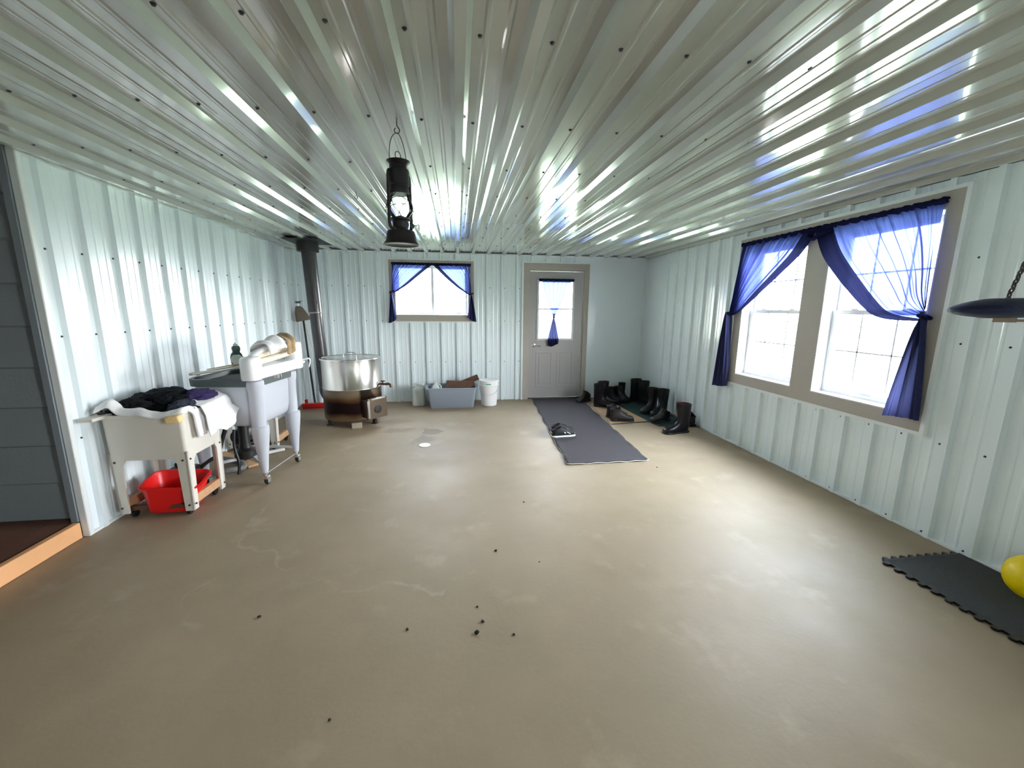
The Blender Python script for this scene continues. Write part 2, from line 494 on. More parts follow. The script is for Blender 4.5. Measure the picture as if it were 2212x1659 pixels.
bm = new(); box2(bm, (L - 3.1, -.5, -.1), (L - 3.0, 2.83, H)); box2(bm, (L - 3.0, -.5, -.1), (L - .1, -.4, H))
struct('wall_left_room', bm, M_siding)
# wall of the main room on the left behind the camera, past the opening
bm = new()
for y0_, y1_, z0_, z1_ in ((BK, -2.4, -.1, H), (-.6, -.4, -.1, H), (-2.4, -.6, -.1, .9), (-2.4, -.6, 2.0, H)): box2(bm, (L - .1, y0_, z0_), (L, y1_, z1_))
struct('wall_left_rear', bm, M_wall)
M_plank = mat('red_brown_plank', (.17, .07, .045), .5, noise_amt=.35, nscale=6)
bm = new()
for i in range(21):
    x0 = L - 3.0 + i * .14
    box2(bm, (x0, -.4, .002), (min(x0 + .137, L - .045), 2.76, .10))
struct('floor_raised', bm, M_plank)
M_pine = mat('pine_step_edge', (.80, .42, .20), .55, noise_amt=.14, nscale=5)
bm = new(); box2(bm, (L - .045, -.4, .002), (L - .006, 2.689, .106)); struct('trim_5', bm, M_pine, bevel=.004)

# exterior
M_lawn = mat('summer_lawn', (.36, .43, .27), .9, noise_amt=.2, nscale=1.5)
bm = new(); bmesh.ops.create_grid(bm, x_segments=12, y_segments=12, size=60)
for v in bm.verts: v.co.z = -.3 + .05 * noise.noise(v.co * .1)
g = struct('ground', bm, M_lawn)
g.location.z = -.06


# ------------------------------------------------------------------ windows and doors
def frame_rect(bm, fn, a0, a1, b0, b1, w_, d0, d1, mi=0):
    """rectangular frame of width w_ (a0..a1 x b0..b1 outer) between depths d0 and d1; fn(a, b, d)"""
    def bb(p0, p1, q0, q1):
        vs = []
        A = ring(bm, [fn(p0, q0, d0), fn(p1, q0, d0), fn(p1, q1, d0), fn(p0, q1, d0)]); B = ring(bm, [fn(p0, q0, d1), fn(p1, q0, d1), fn(p1, q1, d1), fn(p0, q1, d1)])
        for f in (A[::-1], B): bm.faces.new(f).material_index = mi
        bridge(bm, A, B, mi)
    ws = w_ if isinstance(w_, tuple) else (w_,) * 4     # left, right, bottom, top
    bb(a0, a0 + ws[0], b0, b1); bb(a1 - ws[1], a1, b0, b1); bb(a0 + ws[0], a1 - ws[1], b0, b0 + ws[2]); bb(a0 + ws[0], a1 - ws[1], b1 - ws[3], b1)
    return bm


def bar(bm, fn, a0, a1, b0, b1, d0, d1, mi=0):
    A = ring(bm, [fn(a0, b0, d0), fn(a1, b0, d0), fn(a1, b1, d0), fn(a0, b1, d0)]); B = ring(bm, [fn(a0, b0, d1), fn(a1, b0, d1), fn(a1, b1, d1), fn(a0, b1, d1)])
    bm.faces.new(A[::-1]).material_index = mi; bm.faces.new(B).material_index = mi; bridge(bm, A, B, mi)


fR = lambda a, b, d: (R + d, a, b)        # d > 0 outwards
fF = lambda a, b, d: (a, D + d, b)
bm = new()
# taupe casing board with two openings (2.185..4.145 x .668..2.205)
bar(bm, fR, 2.185, WR[0], .668, 2.205, -.030, .0); bar(bm, fR, WR[1], WL[0], WR[2], WR[3], -.030, .0); bar(bm, fR, WL[1], 4.145, .668, 2.205, -.030, .0)
bar(bm, fR, WR[0], WL[1], .668, WR[2], -.030, .0); bar(bm, fR, WR[0], WL[1], WR[3], 2.205, -.030, .0)
win1 = struct('window_1', bm, M_taupe); win1['label'] = 'double window in the right wall with taupe casing'
bm = new(); frame_rect(bm, fR, 2.163, 4.163, .654, 2.2215, .024, -.036, .0); struct('window_frame', bm, M_trimw, win1)
for (a0, a1, b0, b1) in (WR, WL):
    bm = new()
    frame_rect(bm, fR, a0 - .002, a1 + .002, b0 - .002, b1 + .002, .012, -.028, .15)     # jamb liner
    struct('window_jamb', bm, M_vinyl, win1)
    zm = 1.452
    bm = new()
    frame_rect(bm, fR, a0 + .012, a1 - .012, b0 + .012, zm + .02, (.045, .045, .055, .035), .070, .100)
    for k in (1, 2):
        c = a0 + (a1 - a0) * k / 3; bar(bm, fR, c - .006, c + .006, b0 + .06, zm - .01, .083, .089)
    zc = (b0 + .06 + zm) / 2; bar(bm, fR, a0 + .05, a1 - .05, zc - .006, zc + .006, .083, .089)
    struct('lower_sash', bm, M_vinyl, win1)
    bm = new(); bar(bm, fR, a0 + .05, a1 - .05, b0 + .06, zm - .01, .084, .088); struct('lower_pane', bm, M_glass, win1)
    bm = new()
    frame_rect(bm, fR, a0 + .012, a1 - .012, zm - .015, b1 - .012, (.04, .04, .035, .045), .104, .132)
    for k in (1, 2):
        c = a0 + (a1 - a0) * k / 3; bar(bm, fR, c - .006, c + .006, zm + .02, b1 - .05, .115, .121)
    zc = (b1 - .05 + zm) / 2; bar(bm, fR, a0 + .05, a1 - .05, zc - .006, zc + .006, .115, .121)
    struct('upper_sash', bm, M_vinyl, win1)
    bm = new(); bar(bm, fR, a0 + .05, a1 - .05, zm + .02, b1 - .055, .116, .120); struct('upper_pane', bm, M_glass, win1)
    bm = new(); c = (a0 + a1) / 2
    for cc in (a0 + .2, a1 - .2): bar(bm, fR, cc - .03, cc + .03, zm + .02, zm + .032, .066, .092)
    bar(bm, fR, c - .04, c + .04, b0 + .03, b0 + .045, .058, .072)
    struct('sash_lock', bm, M_vinyl, win1, bevel=.003)

# far window
bm = new(); frame_rect(bm, fF, -1.005, .262, 1.262, 2.170, (.08, .082, .093, .06), -.028, .0)
win2 = struct('window_2', bm, M_taupe); win2['label'] = 'sliding window in the far wall with taupe casing'
bm = new(); frame_rect(bm, fF, -1.024, .281, 1.243, 2.19, .020, -.034, .0); struct('window_frame', bm, M_trimw, win2)
bm = new(); frame_rect(bm, fF, WF[0] - .002, WF[1] + .002, WF[2] - .002, WF[3] + .002, .012, -.026, .15); struct('window_jamb', bm, M_vinyl, win2)
for (a0, a1, dd) in ((WF[0] + .012, -.352, .075), (-.392, WF[1] - .012, .105)):
    bm = new(); frame_rect(bm, fF, a0, a1, WF[2] + .012, WF[3] - .012, .04, dd, dd + .028); struct('sash', bm, M_vinyl, win2)
    bm = new(); bar(bm, fF, a0 + .03, a1 - .03, WF[2] + .045, WF[3] - .045, dd + .012, dd + .016); struct('pane', bm, M_glass, win2)

# entry door
bm = new()
bar(bm, fF, 1.035, 1.125, 0, 2.165, -.030, .0); bar(bm, fF, 2.02, 2.092, 0, 2.165, -.030, .0); bar(bm, fF, 1.125, 2.02, 2.07, 2.165, -.030, .0)
dc = struct('door_frame', bm, M_taupe)
dc['kind'] = 'structure'
bm = new(); bar(bm, fF, 1.008, 1.034, 0, 2.19, -.036, 0); bar(bm, fF, 2.093, 2.112, 0, 2.19, -.036, 0); bar(bm, fF, 1.034, 2.093, 2.166, 2.19, -.036, 0); struct('trim_6', bm, M_trimw)
bm = new(); bar(bm, fF, 1.126, 1.142, 0, 2.068, -.002, .15); bar(bm, fF, 2.003, 2.019, 0, 2.068, -.002, .15); bar(bm, fF, 1.126, 2.019, 2.052, 2.068, -.002, .15); struct('door_jamb', bm, M_taupe, dc)
bm = new(); bar(bm, fF, 1.126, 2.019, .0, .022, -.01, .15); struct('door_sill', bm, mat('dark_sill', (.07, .065, .06), .6), dc)
GX0, GX1, GZ0, GZ1 = 1.262, 1.868, .968, 1.915
bm = new()
d0, d1 = .018, .062
bar(bm, fF, 1.146, GX0, .026, 2.048, d0, d1); bar(bm, fF, GX1, 1.999, .026, 2.048, d0, d1); bar(bm, fF, GX0, GX1, .026, GZ0, d0, d1); bar(bm, fF, GX0, GX1, GZ1, 2.048, d0, d1)
door = struct('door_1', bm, M_door); door['label'] = 'grey half glazed entry door in the far wall'
bm = new()
for (a0, a1) in ((1.26, 1.53), (1.61, 1.88)):
    frame_rect(bm, fF, a0, a1, .20, .78, .022, d0 - .007, d0); bar(bm, fF, a0 + .05, a1 - .05, .25, .73, d0 - .005, d0)
struct('door_panel', bm, M_door, door, bevel=.004)
bm = new(); frame_rect(bm, fF, GX0, GX1, GZ0, GZ1, .032, d0 - .016, d0 + .0); bar(bm, fF, GX0 + .03, GX1 - .03, 1.455, 1.478, d0 - .008, d0 + .015); frame_rect(bm, fF, GX0, GX1, GZ0, GZ1, .012, d0, d1)
struct('glazing_frame', bm, M_vinyl, door, bevel=.003)
bm = new(); bar(bm, fF, GX0 + .012, GX1 - .012, GZ0 + .012, GZ1 - .012, .038, .042); struct('pane', bm, M_glass, door)
bm = new(); c = (1.215, D + d0, .885)
lathe(bm, [(.030, 0), (.030, .008), (.012, .012), (.012, .045), (0, .047)], c, 20, axis=(0, -1, 0))
tube(bm, smooth_path([(1.215, D + d0 - .042, .885), (1.235, D + d0 - .046, .887), (1.28, D + d0 - .046, .882), (1.325, D + d0 - .040, .874)], 5), .0085, 8)
struct('door_handle', bm, M_chrome, door, smooth=True)

# unseen windows added in both walls behind the camera for extra light
bm = new(); frame_rect(bm, fR, WN[0], WN[1], WN[2], WN[3], .05, -.03, .12); bar(bm, fR, WN[0], WN[1], 1.42, 1.46, .02, .09)
w3 = struct('window_added_right', bm, M_vinyl)
bm = new(); bar(bm, fR, WN[0] + .04, WN[1] - .04, WN[2] + .04, WN[3] - .04, .052, .056); struct('pane', bm, M_glass, w3)  # pane of the added right window
fL = lambda a, b, d: (L - d, a, b)
bm = new(); frame_rect(bm, fL, -2.4, -.6, .9, 2.0, .05, -.01, .11); w4 = struct('window_added_left', bm, M_vinyl)
bm = new(); bar(bm, fL, -2.36, -.64, .94, 1.96, .052, .056); struct('pane', bm, M_glass, w4)  # pane of the added left window


# ------------------------------------------------------------------ curtains
def gather(name, label, cat, fn, top, tieP, tail, nu=72, sag=.12, folds=11, hemw=.10, amp=.015, tie_w=.05, group=None, bulge=0.0, seed=1, edge=()):
    """tied-back curtain: top = (a_outer, a_inner, z); tieP = (a, z); tail = (a0, z0, a1, z1) bottom hem outer to inner; fn(a, z, d) with d > 0 into the room"""
    root = thing(name, label, cat, fn(top[0], top[2], .02), 0, group)
    loc = Vector(fn(top[0], top[2], .02))
    rnd = random.Random(seed); ph = [rnd.uniform(0, 6.28) for _ in range(4)]

    def fold(u, v):
        a_ = math.sin(folds * 2 * PI * u + ph[0] + .8 * math.sin(5 * u + v)); b_ = math.sin(folds * 3.3 * PI * u + ph[1] + 2 * v)
        return amp * (1.5 * max(0, a_) ** 4 + .7 * max(0, b_) ** 3 + .25 * math.sin(folds * 7.1 * PI * u + ph[2]))
    def grid(f, nu, nv, u0=0, u1=1):
        bm = new(); G = []
        for j in range(nv + 1):
            row = []
            for i in range(nu + 1):
                row.append(bm.verts.new(Vector(f(u0 + (u1 - u0) * i / nu, j / nv)) - loc))
            G.append(row)
        for j in range(nv):
            for i in range(nu): bm.faces.new((G[j][i], G[j][i + 1], G[j + 1][i + 1], G[j + 1][i]))
        return bm

    IE = smooth_path([(q[0], q[1], 0) for q in edge], 10)

    def along(P, e):
        k = e * (len(P) - 1); i = min(len(P) - 2, int(k)); return P[i].lerp(P[i + 1], k - i)

    def swag(u, v):
        inn = along(IE, v); oa = top[0] + (tieP[0] - top[0]) * v ** 1.3; oz = top[2] + (tieP[1] + tie_w * .5 - top[2]) * v
        w_ = u ** (1 + .25 * math.sin(PI * v))
        pa = oa + (inn.x - oa) * w_; pz = oz + (inn.y - oz) * w_
        d = .02 + fold(u, v) * (.40 + .60 * (1 - v) ** .5) + bulge * math.sin(PI * v) * (.4 + .6 * u)
        return fn(pa, pz, max(.003, d + .012 * v))

    def tl(u, v):
        a = tieP[0] + (tail[0] + (tail[2] - tail[0]) * u - tieP[0]) * (v ** .75)
        z = tieP[1] + tie_w * (.3 - .6 * u) * (1 - v) + (tail[1] + (tail[3] - tail[1]) * (u ** 2) - tieP[1]) * v
        d = .03 + (.03 * (1 - v) + .018) * math.sin(2.6 * 2 * PI * u + ph[3]) * .8 + .012 * math.sin(11 * u * PI)
        return fn(a, z, max(.004, d + .008))
    obj('sheer_panel', grid(swag, nu * 2, 30, 0, 1 - hemw), M_sheer, root, smooth=True, ang=180)
    obj('hem', grid(swag, 10, 30, 1 - hemw, 1), M_hem, root, smooth=True, ang=180)
    M_t = M_tail
    obj('tail', grid(tl, 60, 22), M_t, root, smooth=True, ang=180)
    bm = new(); c = Vector(fn(tieP[0], tieP[1], .03)) - loc
    ax = Vector(fn(1, 0, 0)) - Vector(fn(0, 0, 0)); nrm = Vector(fn(0, 0, 1)) - Vector(fn(0, 0, 0))
    tube(bm, [c + ax * .032 * math.cos(t_) + nrm * .030 * math.sin(t_) + Vector((0, 0, .012 * math.cos(t_))) for t_ in [2 * PI * k / 20 for k in range(20)]], .009, 8, closed=True)
    obj('tieback', bm, M_hem, root, smooth=True)
    return root


M_tail = sheer('blue_folded_cloth', (.045, .050, .13), (.05, .06, .2), .02, .22)
cR = lambda a, z, d: (R - .034 - d, a, z)
cF = lambda a, z, d: (a, D - .032 - d, z)
gather('curtain', 'sheer blue swag over the far half of the double window, tied toward the room corner', 'curtain', cR, (4.075, 3.185, 2.135), (4.165, 1.43),
       (4.32, .60, 4.09, .63), folds=9, hemw=.15, seed=2, edge=((3.185, 2.135), (3.30, 1.97), (3.52, 1.80), (3.80, 1.60), (4.0, 1.46), (4.13, 1.405)))
gather('curtain', 'long sheer blue swag sagging across the near half of the double window', 'curtain', cR, (2.279, 3.19, 2.125), (2.262, 1.43),
       (2.175, .76, 2.40, .74), folds=10, hemw=.17, tie_w=.12, bulge=.03, seed=5, edge=((3.19, 2.125), (3.06, 1.90), (2.84, 1.665), (2.631, 1.475), (2.497, 1.412), (2.27, 1.40)))
gather('curtain', 'blue curtain tied to the left side of the small far window', 'curtain', cF, (-.945, -.362, 2.10), (-.965, 1.70), (-1.03, 1.235, -.91, 1.30), folds=6, hemw=.13, amp=.012, tie_w=.05, seed=7, edge=((-.362, 2.10), (-.55, 1.95), (-.75, 1.79), (-.90, 1.70), (-.955, 1.675)))
gather('curtain', 'blue curtain tied to the right side of the small far window', 'curtain', cF, (.20, -.345, 2.095), (.215, 1.68), (.296, 1.26, .155, 1.33), folds=6, hemw=.13, amp=.012, tie_w=.05, seed=9, edge=((-.345, 2.095), (-.18, 1.93), (.0, 1.78), (.14, 1.69), (.205, 1.66)))

# curtain rods with the gathered dark heading (one per window)


def rod(label, a0, a1, z, fn, r=.016, dd=.02):
    root = thing('curtain_rod', label, 'curtain rod', fn((a0 + a1) / 2, z, dd))
    loc = Vector(fn((a0 + a1) / 2, z, dd)); n = 90
    bm = new()
    tube(bm, [Vector(fn(a0 + (a1 - a0) * k / n, z + .003 * math.sin(k * 1.7), dd + .003 * math.sin(k * 2.3))) - loc for k in range(n + 1)],
         [r * (.9 + .25 * abs(math.sin(k * 1.9))) for k in range(n + 1)], 10)
    obj('gathered_heading', bm, M_hem, root, smooth=True)
    for a in (a0, a1):
        bm = new(); cyl(bm, Vector(fn(a, z, -.0)) - loc, Vector(fn(a, z, dd + .004)) - loc, .006); obj('bracket', bm, M_chrome, root)
    return root


rod('navy gathered rod heading along the top of the large right window', 2.262, 4.085, 2.140, cR, .020)
rod('navy gathered rod heading along the top of the small far window', -.955, .215, 2.108, cF, .018)
cD = lambda a, z, d: (a, D + .002 - d, z)
rod('short navy rod heading above the glass of the entry door', 1.285, 1.85, 1.915, cD, .017, .018)
# hourglass door curtain
root = thing('curtain', 'sheer blue curtain knotted in an hourglass on the door glass', 'curtain', cD(1.565, 1.91, .02)); loc = Vector(cD(1.565, 1.91, .02))


def hour(u, v):
    tx, tz = 1.535, 1.335
    if v < .62:
        e = v / .62; a0 = 1.335 + (1.80 - 1.335) * u; a = a0 + (tx + .02 * (u - .5) - a0) * (e ** 1.15); z = 1.91 + (tz - 1.91) * e
        am = .012
    else:
        e = (v - .62) / .38; a = tx + .02 * (u - .5) + ((1.435 + .20 * u) - tx) * (e ** .9) * (1 - .25 * max(0, e - .8) / .2); z = tz + (.885 - .02 * math.sin(u * 5) - tz) * e; am = .014
    d = .008 + 3.2 * am * max(0, math.sin(6 * 2 * PI * u + .6 * math.sin(9 * u))) ** 4 * (.45 + abs(v - .62)) + .004 * math.sin(33 * u)
    return Vector(cD(a, z, max(.006, d))) - loc


for nm, v0, v1, mm in (('sheer_panel', 0, .56, M_sheer), ('lower_panel', .56, 1, M_tail)):
    bm = new(); G = [[bm.verts.new(hour(i / 90, v0 + (v1 - v0) * j / 24)) for i in range(91)] for j in range(25)]
    for j in range(24):
        for i in range(90): bm.faces.new((G[j][i], G[j][i + 1], G[j + 1][i + 1], G[j + 1][i]))
    obj(nm, bm, mm, root, smooth=True, ang=180)
bm = new(); lathe(bm, [(.012, -.012), (.024, -.006), (.024, .006), (.012, .012)], Vector(cD(1.535, 1.335, .026)) - loc, 14); obj('tieback', bm, M_hem, root, smooth=True)
# folded cloth bunched at the apex of the right window
bm = new()
tube(bm, smooth_path([(R - .06, 3.02, 2.10), (R - .075, 3.14, 2.085), (R - .075, 3.19, 2.06), (R - .07, 3.26, 2.09)], 6), .02, 10, flat=.8)
for v in bm.verts: v.co -= Vector((R - .06, 3.19, 2.08))
t = obj('curtain_bunch', bm, M_hem, smooth=True); t.location = (R - .06, 3.19, 2.08)
tag(t, 'dark bunched curtain edge where the two swags meet above the window mullion', 'curtain')

# ------------------------------------------------------------------ hanging lantern
Lx, Ly = -.258, 2.064
t = thing('oil_lantern', 'black hurricane oil lantern hanging by its wire bail from a ceiling hook', 'lantern', (Lx, Ly, 1.752))
M_lan = mat('sooty_tin', (.022, .020, .024), .42, metal=.4, noise_amt=.4, nscale=20)
bm = new(); lathe(bm, [(.0, .004), (.070, .004), (.080, 0), (.084, .002), (.070, .020), (.067, .048), (.062, .062), (.035, .070), (.034, .074)], seg=40); obj('fuel_tank', bm, M_lan, t, smooth=True)
bm = new(); lathe(bm, [(.026, .068), (.034, .075), (.038, .09), (.036, .108), (.046, .113), (.046, .120), (.022, .124)], seg=32); obj('burner', bm, M_lan, t, smooth=True)
bm = new(); lathe(bm, [(.012, .120), (.018, .128), (.0, .135)], seg=16); obj('wick', bm, M_black, t, smooth=True)
M_gl = bpy.data.materials.new('lantern_glass'); M_gl.use_nodes = True; p = M_gl.node_tree.nodes['Principled BSDF']
nt2 = M_gl.node_tree; trn = nt2.nodes.new('ShaderNodeBsdfTransparent'); glo = nt2.nodes.new('ShaderNodeBsdfGlossy'); glo.inputs['Roughness'].default_value = .05
mxs = nt2.nodes.new('ShaderNodeMixShader'); lw_ = nt2.nodes.new('ShaderNodeLayerWeight'); lw_.inputs[0].default_value = .25
nt2.links.new(lw_.outputs['Fresnel'], mxs.inputs[0]); nt2.links.new(trn.outputs[0], mxs.inputs[1]); nt2.links.new(glo.outputs[0], mxs.inputs[2])
nt2.links.new(mxs.outputs[0], [n for n in nt2.nodes if n.type == 'OUTPUT_MATERIAL'][0].inputs[0])
bm = new(); pr = [(.036, .120), (.052, .140), (.060, .165), (.058, .185), (.044, .215), (.038, .235)]
prev = None
for r, z in pr:
    rg = ring(bm, [(r * math.cos(2 * PI * i / 36), r * math.sin(2 * PI * i / 36), z) for i in range(36)])
    if prev: bridge(bm, prev, rg)
    prev = rg
gl_ = obj('glass_globe', bm, M_gl, t, smooth=True)
bm = new(); lathe(bm, [(.044, .226), (.046, .232), (.044, .240), (.042, .262), (.047, .266), (.047, .325), (.043, .334), (.037, .340), (.037, .352), (.050, .364), (.054, .368), (.048, .370), (.0, .376)], seg=40)
obj('chimney_hood', bm, M_lan, t, smooth=True)
for s_ in (-1, 1):
    bm = new()
    tube(bm, smooth_path([(s_ * .034, 0, .070), (s_ * .055, 0, .072), (s_ * .066, 0, .088), (s_ * .066, 0, .15), (s_ * .064, 0, .28), (s_ * .060, 0, .315), (s_ * .044, 0, .322)], 6), .0075, 10)
    obj('side_tube', bm, M_lan, t, smooth=True)
bm = new()
tube(bm, [(.064 * math.cos(a), .064 * math.sin(a), .185 + .018 * math.sin(2 * a)) for a in [2 * PI * k / 40 for k in range(40)]], .0016, 6, closed=True)
for a in (0.5, 2.3, 3.7, 5.4):
    tube(bm, smooth_path([(.044 * math.cos(a), .044 * math.sin(a), .118), (.063 * math.cos(a + .4), .063 * math.sin(a + .4), .16), (.062 * math.cos(a + .9), .062 * math.sin(a + .9), .19), (.044 * math.cos(a + 1.3), .044 * math.sin(a + 1.3), .225)], 5), .0014, 6)
obj('wire_guard', bm, M_black, t, smooth=True)
for s_ in (-1, 1):
    bm = new(); tube(bm, [(s_ * .055 + s_ * .013 * math.cos(a), .004, .292 + .012 * math.sin(a)) for a in [2 * PI * k / 16 for k in range(16)]], .0022, 6, closed=True)
    obj('bail_ear', bm, M_black, t, smooth=True)
bm = new(); tube(bm, smooth_path([(-.050, 0, .30), (-.051, 0, .36), (-.047, 0, .42), (-.030, 0, .465), (0, 0, .488), (.024, 0, .468), (.042, 0, .42), (.048, 0, .38), (.047, 0, .34), (.050, 0, .30)], 6), .0018, 6); obj('bail_handle', bm, M_black, t, smooth=True)
bm = new(); tube(bm, smooth_path([(-.008, 0, .372), (-.016, 0, .39), (-.014, 0, .404), (0, 0, .410), (.013, 0, .402), (.014, 0, .388), (.008, 0, .372)], 6), .0018, 6); obj('lift_ring', bm, M_black, t, smooth=True)
bm = new(); tube(bm, smooth_path([(.03, -.028, .10), (.058, -.040, .092), (.070, -.046, .10), (.072, -.046, .075)], 5), .0022, 6); lathe(bm, [(.0, -.003), (.012, -.003), (.012, .003), (0, .003)], (.034, -.040, .088), 14, axis=(0, 1, 0)); obj('globe_lever', bm, M_black, t, smooth=True)
t.rotation_euler = (0, 0, .85)


def hook(label, x, y, s_=1.0):
    h = thing('ceiling_hook', label, 'hook', (x, y, H))
    bm = new(); pts = [(0, 0, -.001), (0, 0, -.028), (.004, 0, -.036), (.011, 0, -.046), (.008, 0, -.058), (-.002, 0, -.062), (-.011, 0, -.056), (-.012, 0, -.046), (-.007, 0, -.040)]
    tube(bm, smooth_path([Vector(q) * s_ for q in pts], 5), .0022, 8); obj('hook_wire', bm, M_black, h, smooth=True)
    bm = new(); lathe(bm, [(.006, -.006), (.006, 0)], seg=10); obj('screw_base', bm, M_chrome, h)
    return h


hook('black wire hook in the ceiling carrying the lantern', Lx, Ly, 1.0)
hook('empty black wire hook in the ceiling between the lantern and the stovepipe', -.721, 3.285, .9)

# ------------------------------------------------------------------ boiler stove with its pipe
M_ss = mat('worn_stainless', (.62, .60, .57), .22, metal=1, noise_amt=.10, nscale=5)


def stove_mat():
    mt = bpy.data.materials.new('heat_stained_steel'); mt.use_nodes = True; t = mt.node_tree; p = t.nodes['Principled BSDF']
    N = t.nodes.new; tcn = N('ShaderNodeTexCoord'); sp = N('ShaderNodeSeparateXYZ'); n = N('ShaderNodeTexNoise'); n.inputs['Scale'].default_value = 4; n.inputs['Detail'].default_value = 5
    t.links.new(tcn.outputs['Object'], sp.inputs[0]); t.links.new(tcn.outputs['Object'], n.inputs['Vector'])
    a = N('ShaderNodeMath'); a.operation = 'MULTIPLY_ADD'; a.inputs[1].default_value = .10; t.links.new(n.outputs['Fac'], a.inputs[0]); t.links.new(sp.outputs['Z'], a.inputs[2])
    cr = N('ShaderNodeValToRGB'); e = cr.color_ramp.elements
    e[0].position = .10; e[0].color = (.38, .30, .23, 1); e[1].position = .48; e[1].color = (.62, .58, .54, 1)
    for pos, c in ((.17, (.42, .31, .22, 1)), (.24, (.05, .035, .04, 1)), (.36, (.06, .04, .05, 1)), (.41, (.32, .20, .12, 1)), (.445, (.55, .46, .38, 1))):
        x = e.new(pos); x.color = c
    t.links.new(a.outputs[0], cr.inputs[0]); t.links.new(cr.outputs[0], p.inputs['Base Color'])
    p.inputs['Metallic'].default_value = 1; p.inputs['Roughness'].default_value = .24; return mt


sx0, sy0 = -1.352, 5.33
t = thing('boiler_stove', 'round stainless steel boiler stove with lid, spout and small fire door', 'stove', (sx0, sy0, 0), 0)
bm = new(); rr = .352
lathe(bm, [(rr * .92, .075), (rr * .985, .085), (rr, .10), (rr, .462), (rr + .006, .468), (rr + .006, .476), (rr, .482), (rr, .825)], seg=72)
obj('drum', bm, stove_mat(), t, smooth=True, ang=50)
bm = new(); lathe(bm, [(rr - .01, .820), (rr + .014, .822), (rr + .016, .832), (rr + .012, .842), (rr - .006, .842), (rr - .012, .836), (rr * .5, .846), (0, .852)], seg=72); obj('lid', bm, M_ss, t, smooth=True, ang=50)
lidh = new(); tube(lidh, smooth_path([(-.075, -.03, .846), (-.078, -.03, .875), (-.045, -.03, .900), (0, -.03, .905), (.045, -.03, .900), (.078, -.03, .875), (.075, -.03, .846)], 5), .005, 8)
obj('lid_handle', lidh, M_chrome, t, smooth=True)
for a in (-2.55, -.45, 1.2, 2.6):
    if a == -2.55 or a == -.45 or a > 1:
        bm = new(); ca, sa = math.cos(a), math.sin(a)
        box(bm, (.31 * ca, .31 * sa, .04), (.035, .035, .08), Matrix.Rotation(a, 3, 'Z')); box(bm, (.31 * ca, .31 * sa, .005), (.07, .05, .01), Matrix.Rotation(a, 3, 'Z'))
        obj('leg', bm, M_black, t)
# fire door box, facing front-right
a = math.radians(-42); u = Vector((math.cos(a), math.sin(a), 0)); v_ = Vector((-math.sin(a), math.cos(a), 0)); Rm = Matrix.Rotation(a, 3, 'Z')
bm = new(); box(bm, u * .37 + Vector((0, 0, .235)), (.14, .235, .215), Rm); box(bm, u * .445 + Vector((0, 0, .235)), (.012, .265, .245), Rm)
fb = obj('firebox_collar', bm, mat('brown_stained_steel', (.12, .08, .07), .3, metal=1, noise_amt=.3, nscale=9), t, bevel=.004)
bm = new(); box(bm, u * .462 + v_ * .02 + Vector((0, 0, .245)), (.014, .275, .26), Rm); fd = obj('fire_door', bm, mat('fire_door_steel', (.30, .24, .20), .22, metal=1, noise_amt=.35, nscale=7), t, bevel=.005)
c = u * .470 + v_ * .02 + Vector((0, 0, .225))
bm = new(); lathe(bm, [(.050, 0), (.050, .006), (.040, .008), (0, .008)], c, 28, axis=u); obj('air_damper', bm, M_black, fd, smooth=True)
bm = new(); box(bm, u * .478 + v_ * .02 + Vector((0, 0, .36)), (.016, .20, .016), Rm); box(bm, u * .478 - v_ * .12 + Vector((0, 0, .245)), (.02, .03, .22), Rm); obj('latch_bar', bm, M_ss, fd, bevel=.003)
# brass tap
bm = new(); a2 = math.radians(-12); u2 = Vector((math.cos(a2), math.sin(a2), 0))
P0 = u2 * .345 + Vector((0, 0, .502)); tube(bm, [P0, P0 + u2 * .05, P0 + u2 * .10], .014, 10)
tube(bm, smooth_path([P0 + u2 * .10, P0 + u2 * .135 + Vector((0, 0, .004)), P0 + u2 * .158 + Vector((0, 0, -.012)), P0 + u2 * .162 + Vector((0, 0, -.04))], 5), .0165, 12)
tube(bm, [P0 + u2 * .055, P0 + u2 * .055 + Vector((0, 0, .035))], .009, 8); tube(bm, [P0 + u2 * .03 + Vector((0, 0, .038)), P0 + u2 * .085 + Vector((0, 0, .038))], .008, 8)
obj('spout_tap', bm, mat('dark_brass', (.16, .08, .05), .35, metal=1), t, smooth=True)
# wooden block under the front
bm = new(); box(bm, (0, 0, .034), (.12, .10, .068)); b_ = obj('wood_block', bm, mat('weathered_block', (.36, .30, .24), .8, noise_amt=.2), bevel=.006); b_.location = (-1.255, 5.025, 0); b_.rotation_euler.z = .3
tag(b_, 'short weathered wood block on the floor under the front of the boiler stove', 'wood block')

t = thing('stovepipe', 'black stovepipe rising from behind the boiler stove to the ceiling collar', 'stovepipe', (-1.80, 5.60, 0))
loc = Vector((-1.80, 5.60, 0))
pT = Vector((-1.848, 5.60, 2.17)); pM = Vector((-1.822, 5.60, 1.40)); pB = Vector((-1.772, 5.60, .42))
bm = new(); d_ = (pM - pT)
cyl(bm, pT - loc, pM - loc, .086, .083, 40); obj('upper_section', bm, M_pipe, t, smooth=True)
bm = new(); cyl(bm, pM + Vector((0, 0, .05)) - loc, pB - loc, .077, .077, 40)
tube(bm, smooth_path([pB - loc, pB - loc + Vector((.004, 0, -.07)), pB - loc + Vector((.06, -.03, -.15)), pB - loc + Vector((.16, -.09, -.17))], 6), .077, 32)
obj('lower_section', bm, M_pipe, t, smooth=True)
bm = new(); dd = (pB - pM).normalized(); lathe(bm, [(.084, 0), (.087, .003), (.087, .014), (.084, .018)], pM - loc + dd * 0.0, 40, axis=dd); obj('joint_band', bm, mat('dull_band', (.30, .28, .27), .35, metal=1), t, smooth=True)
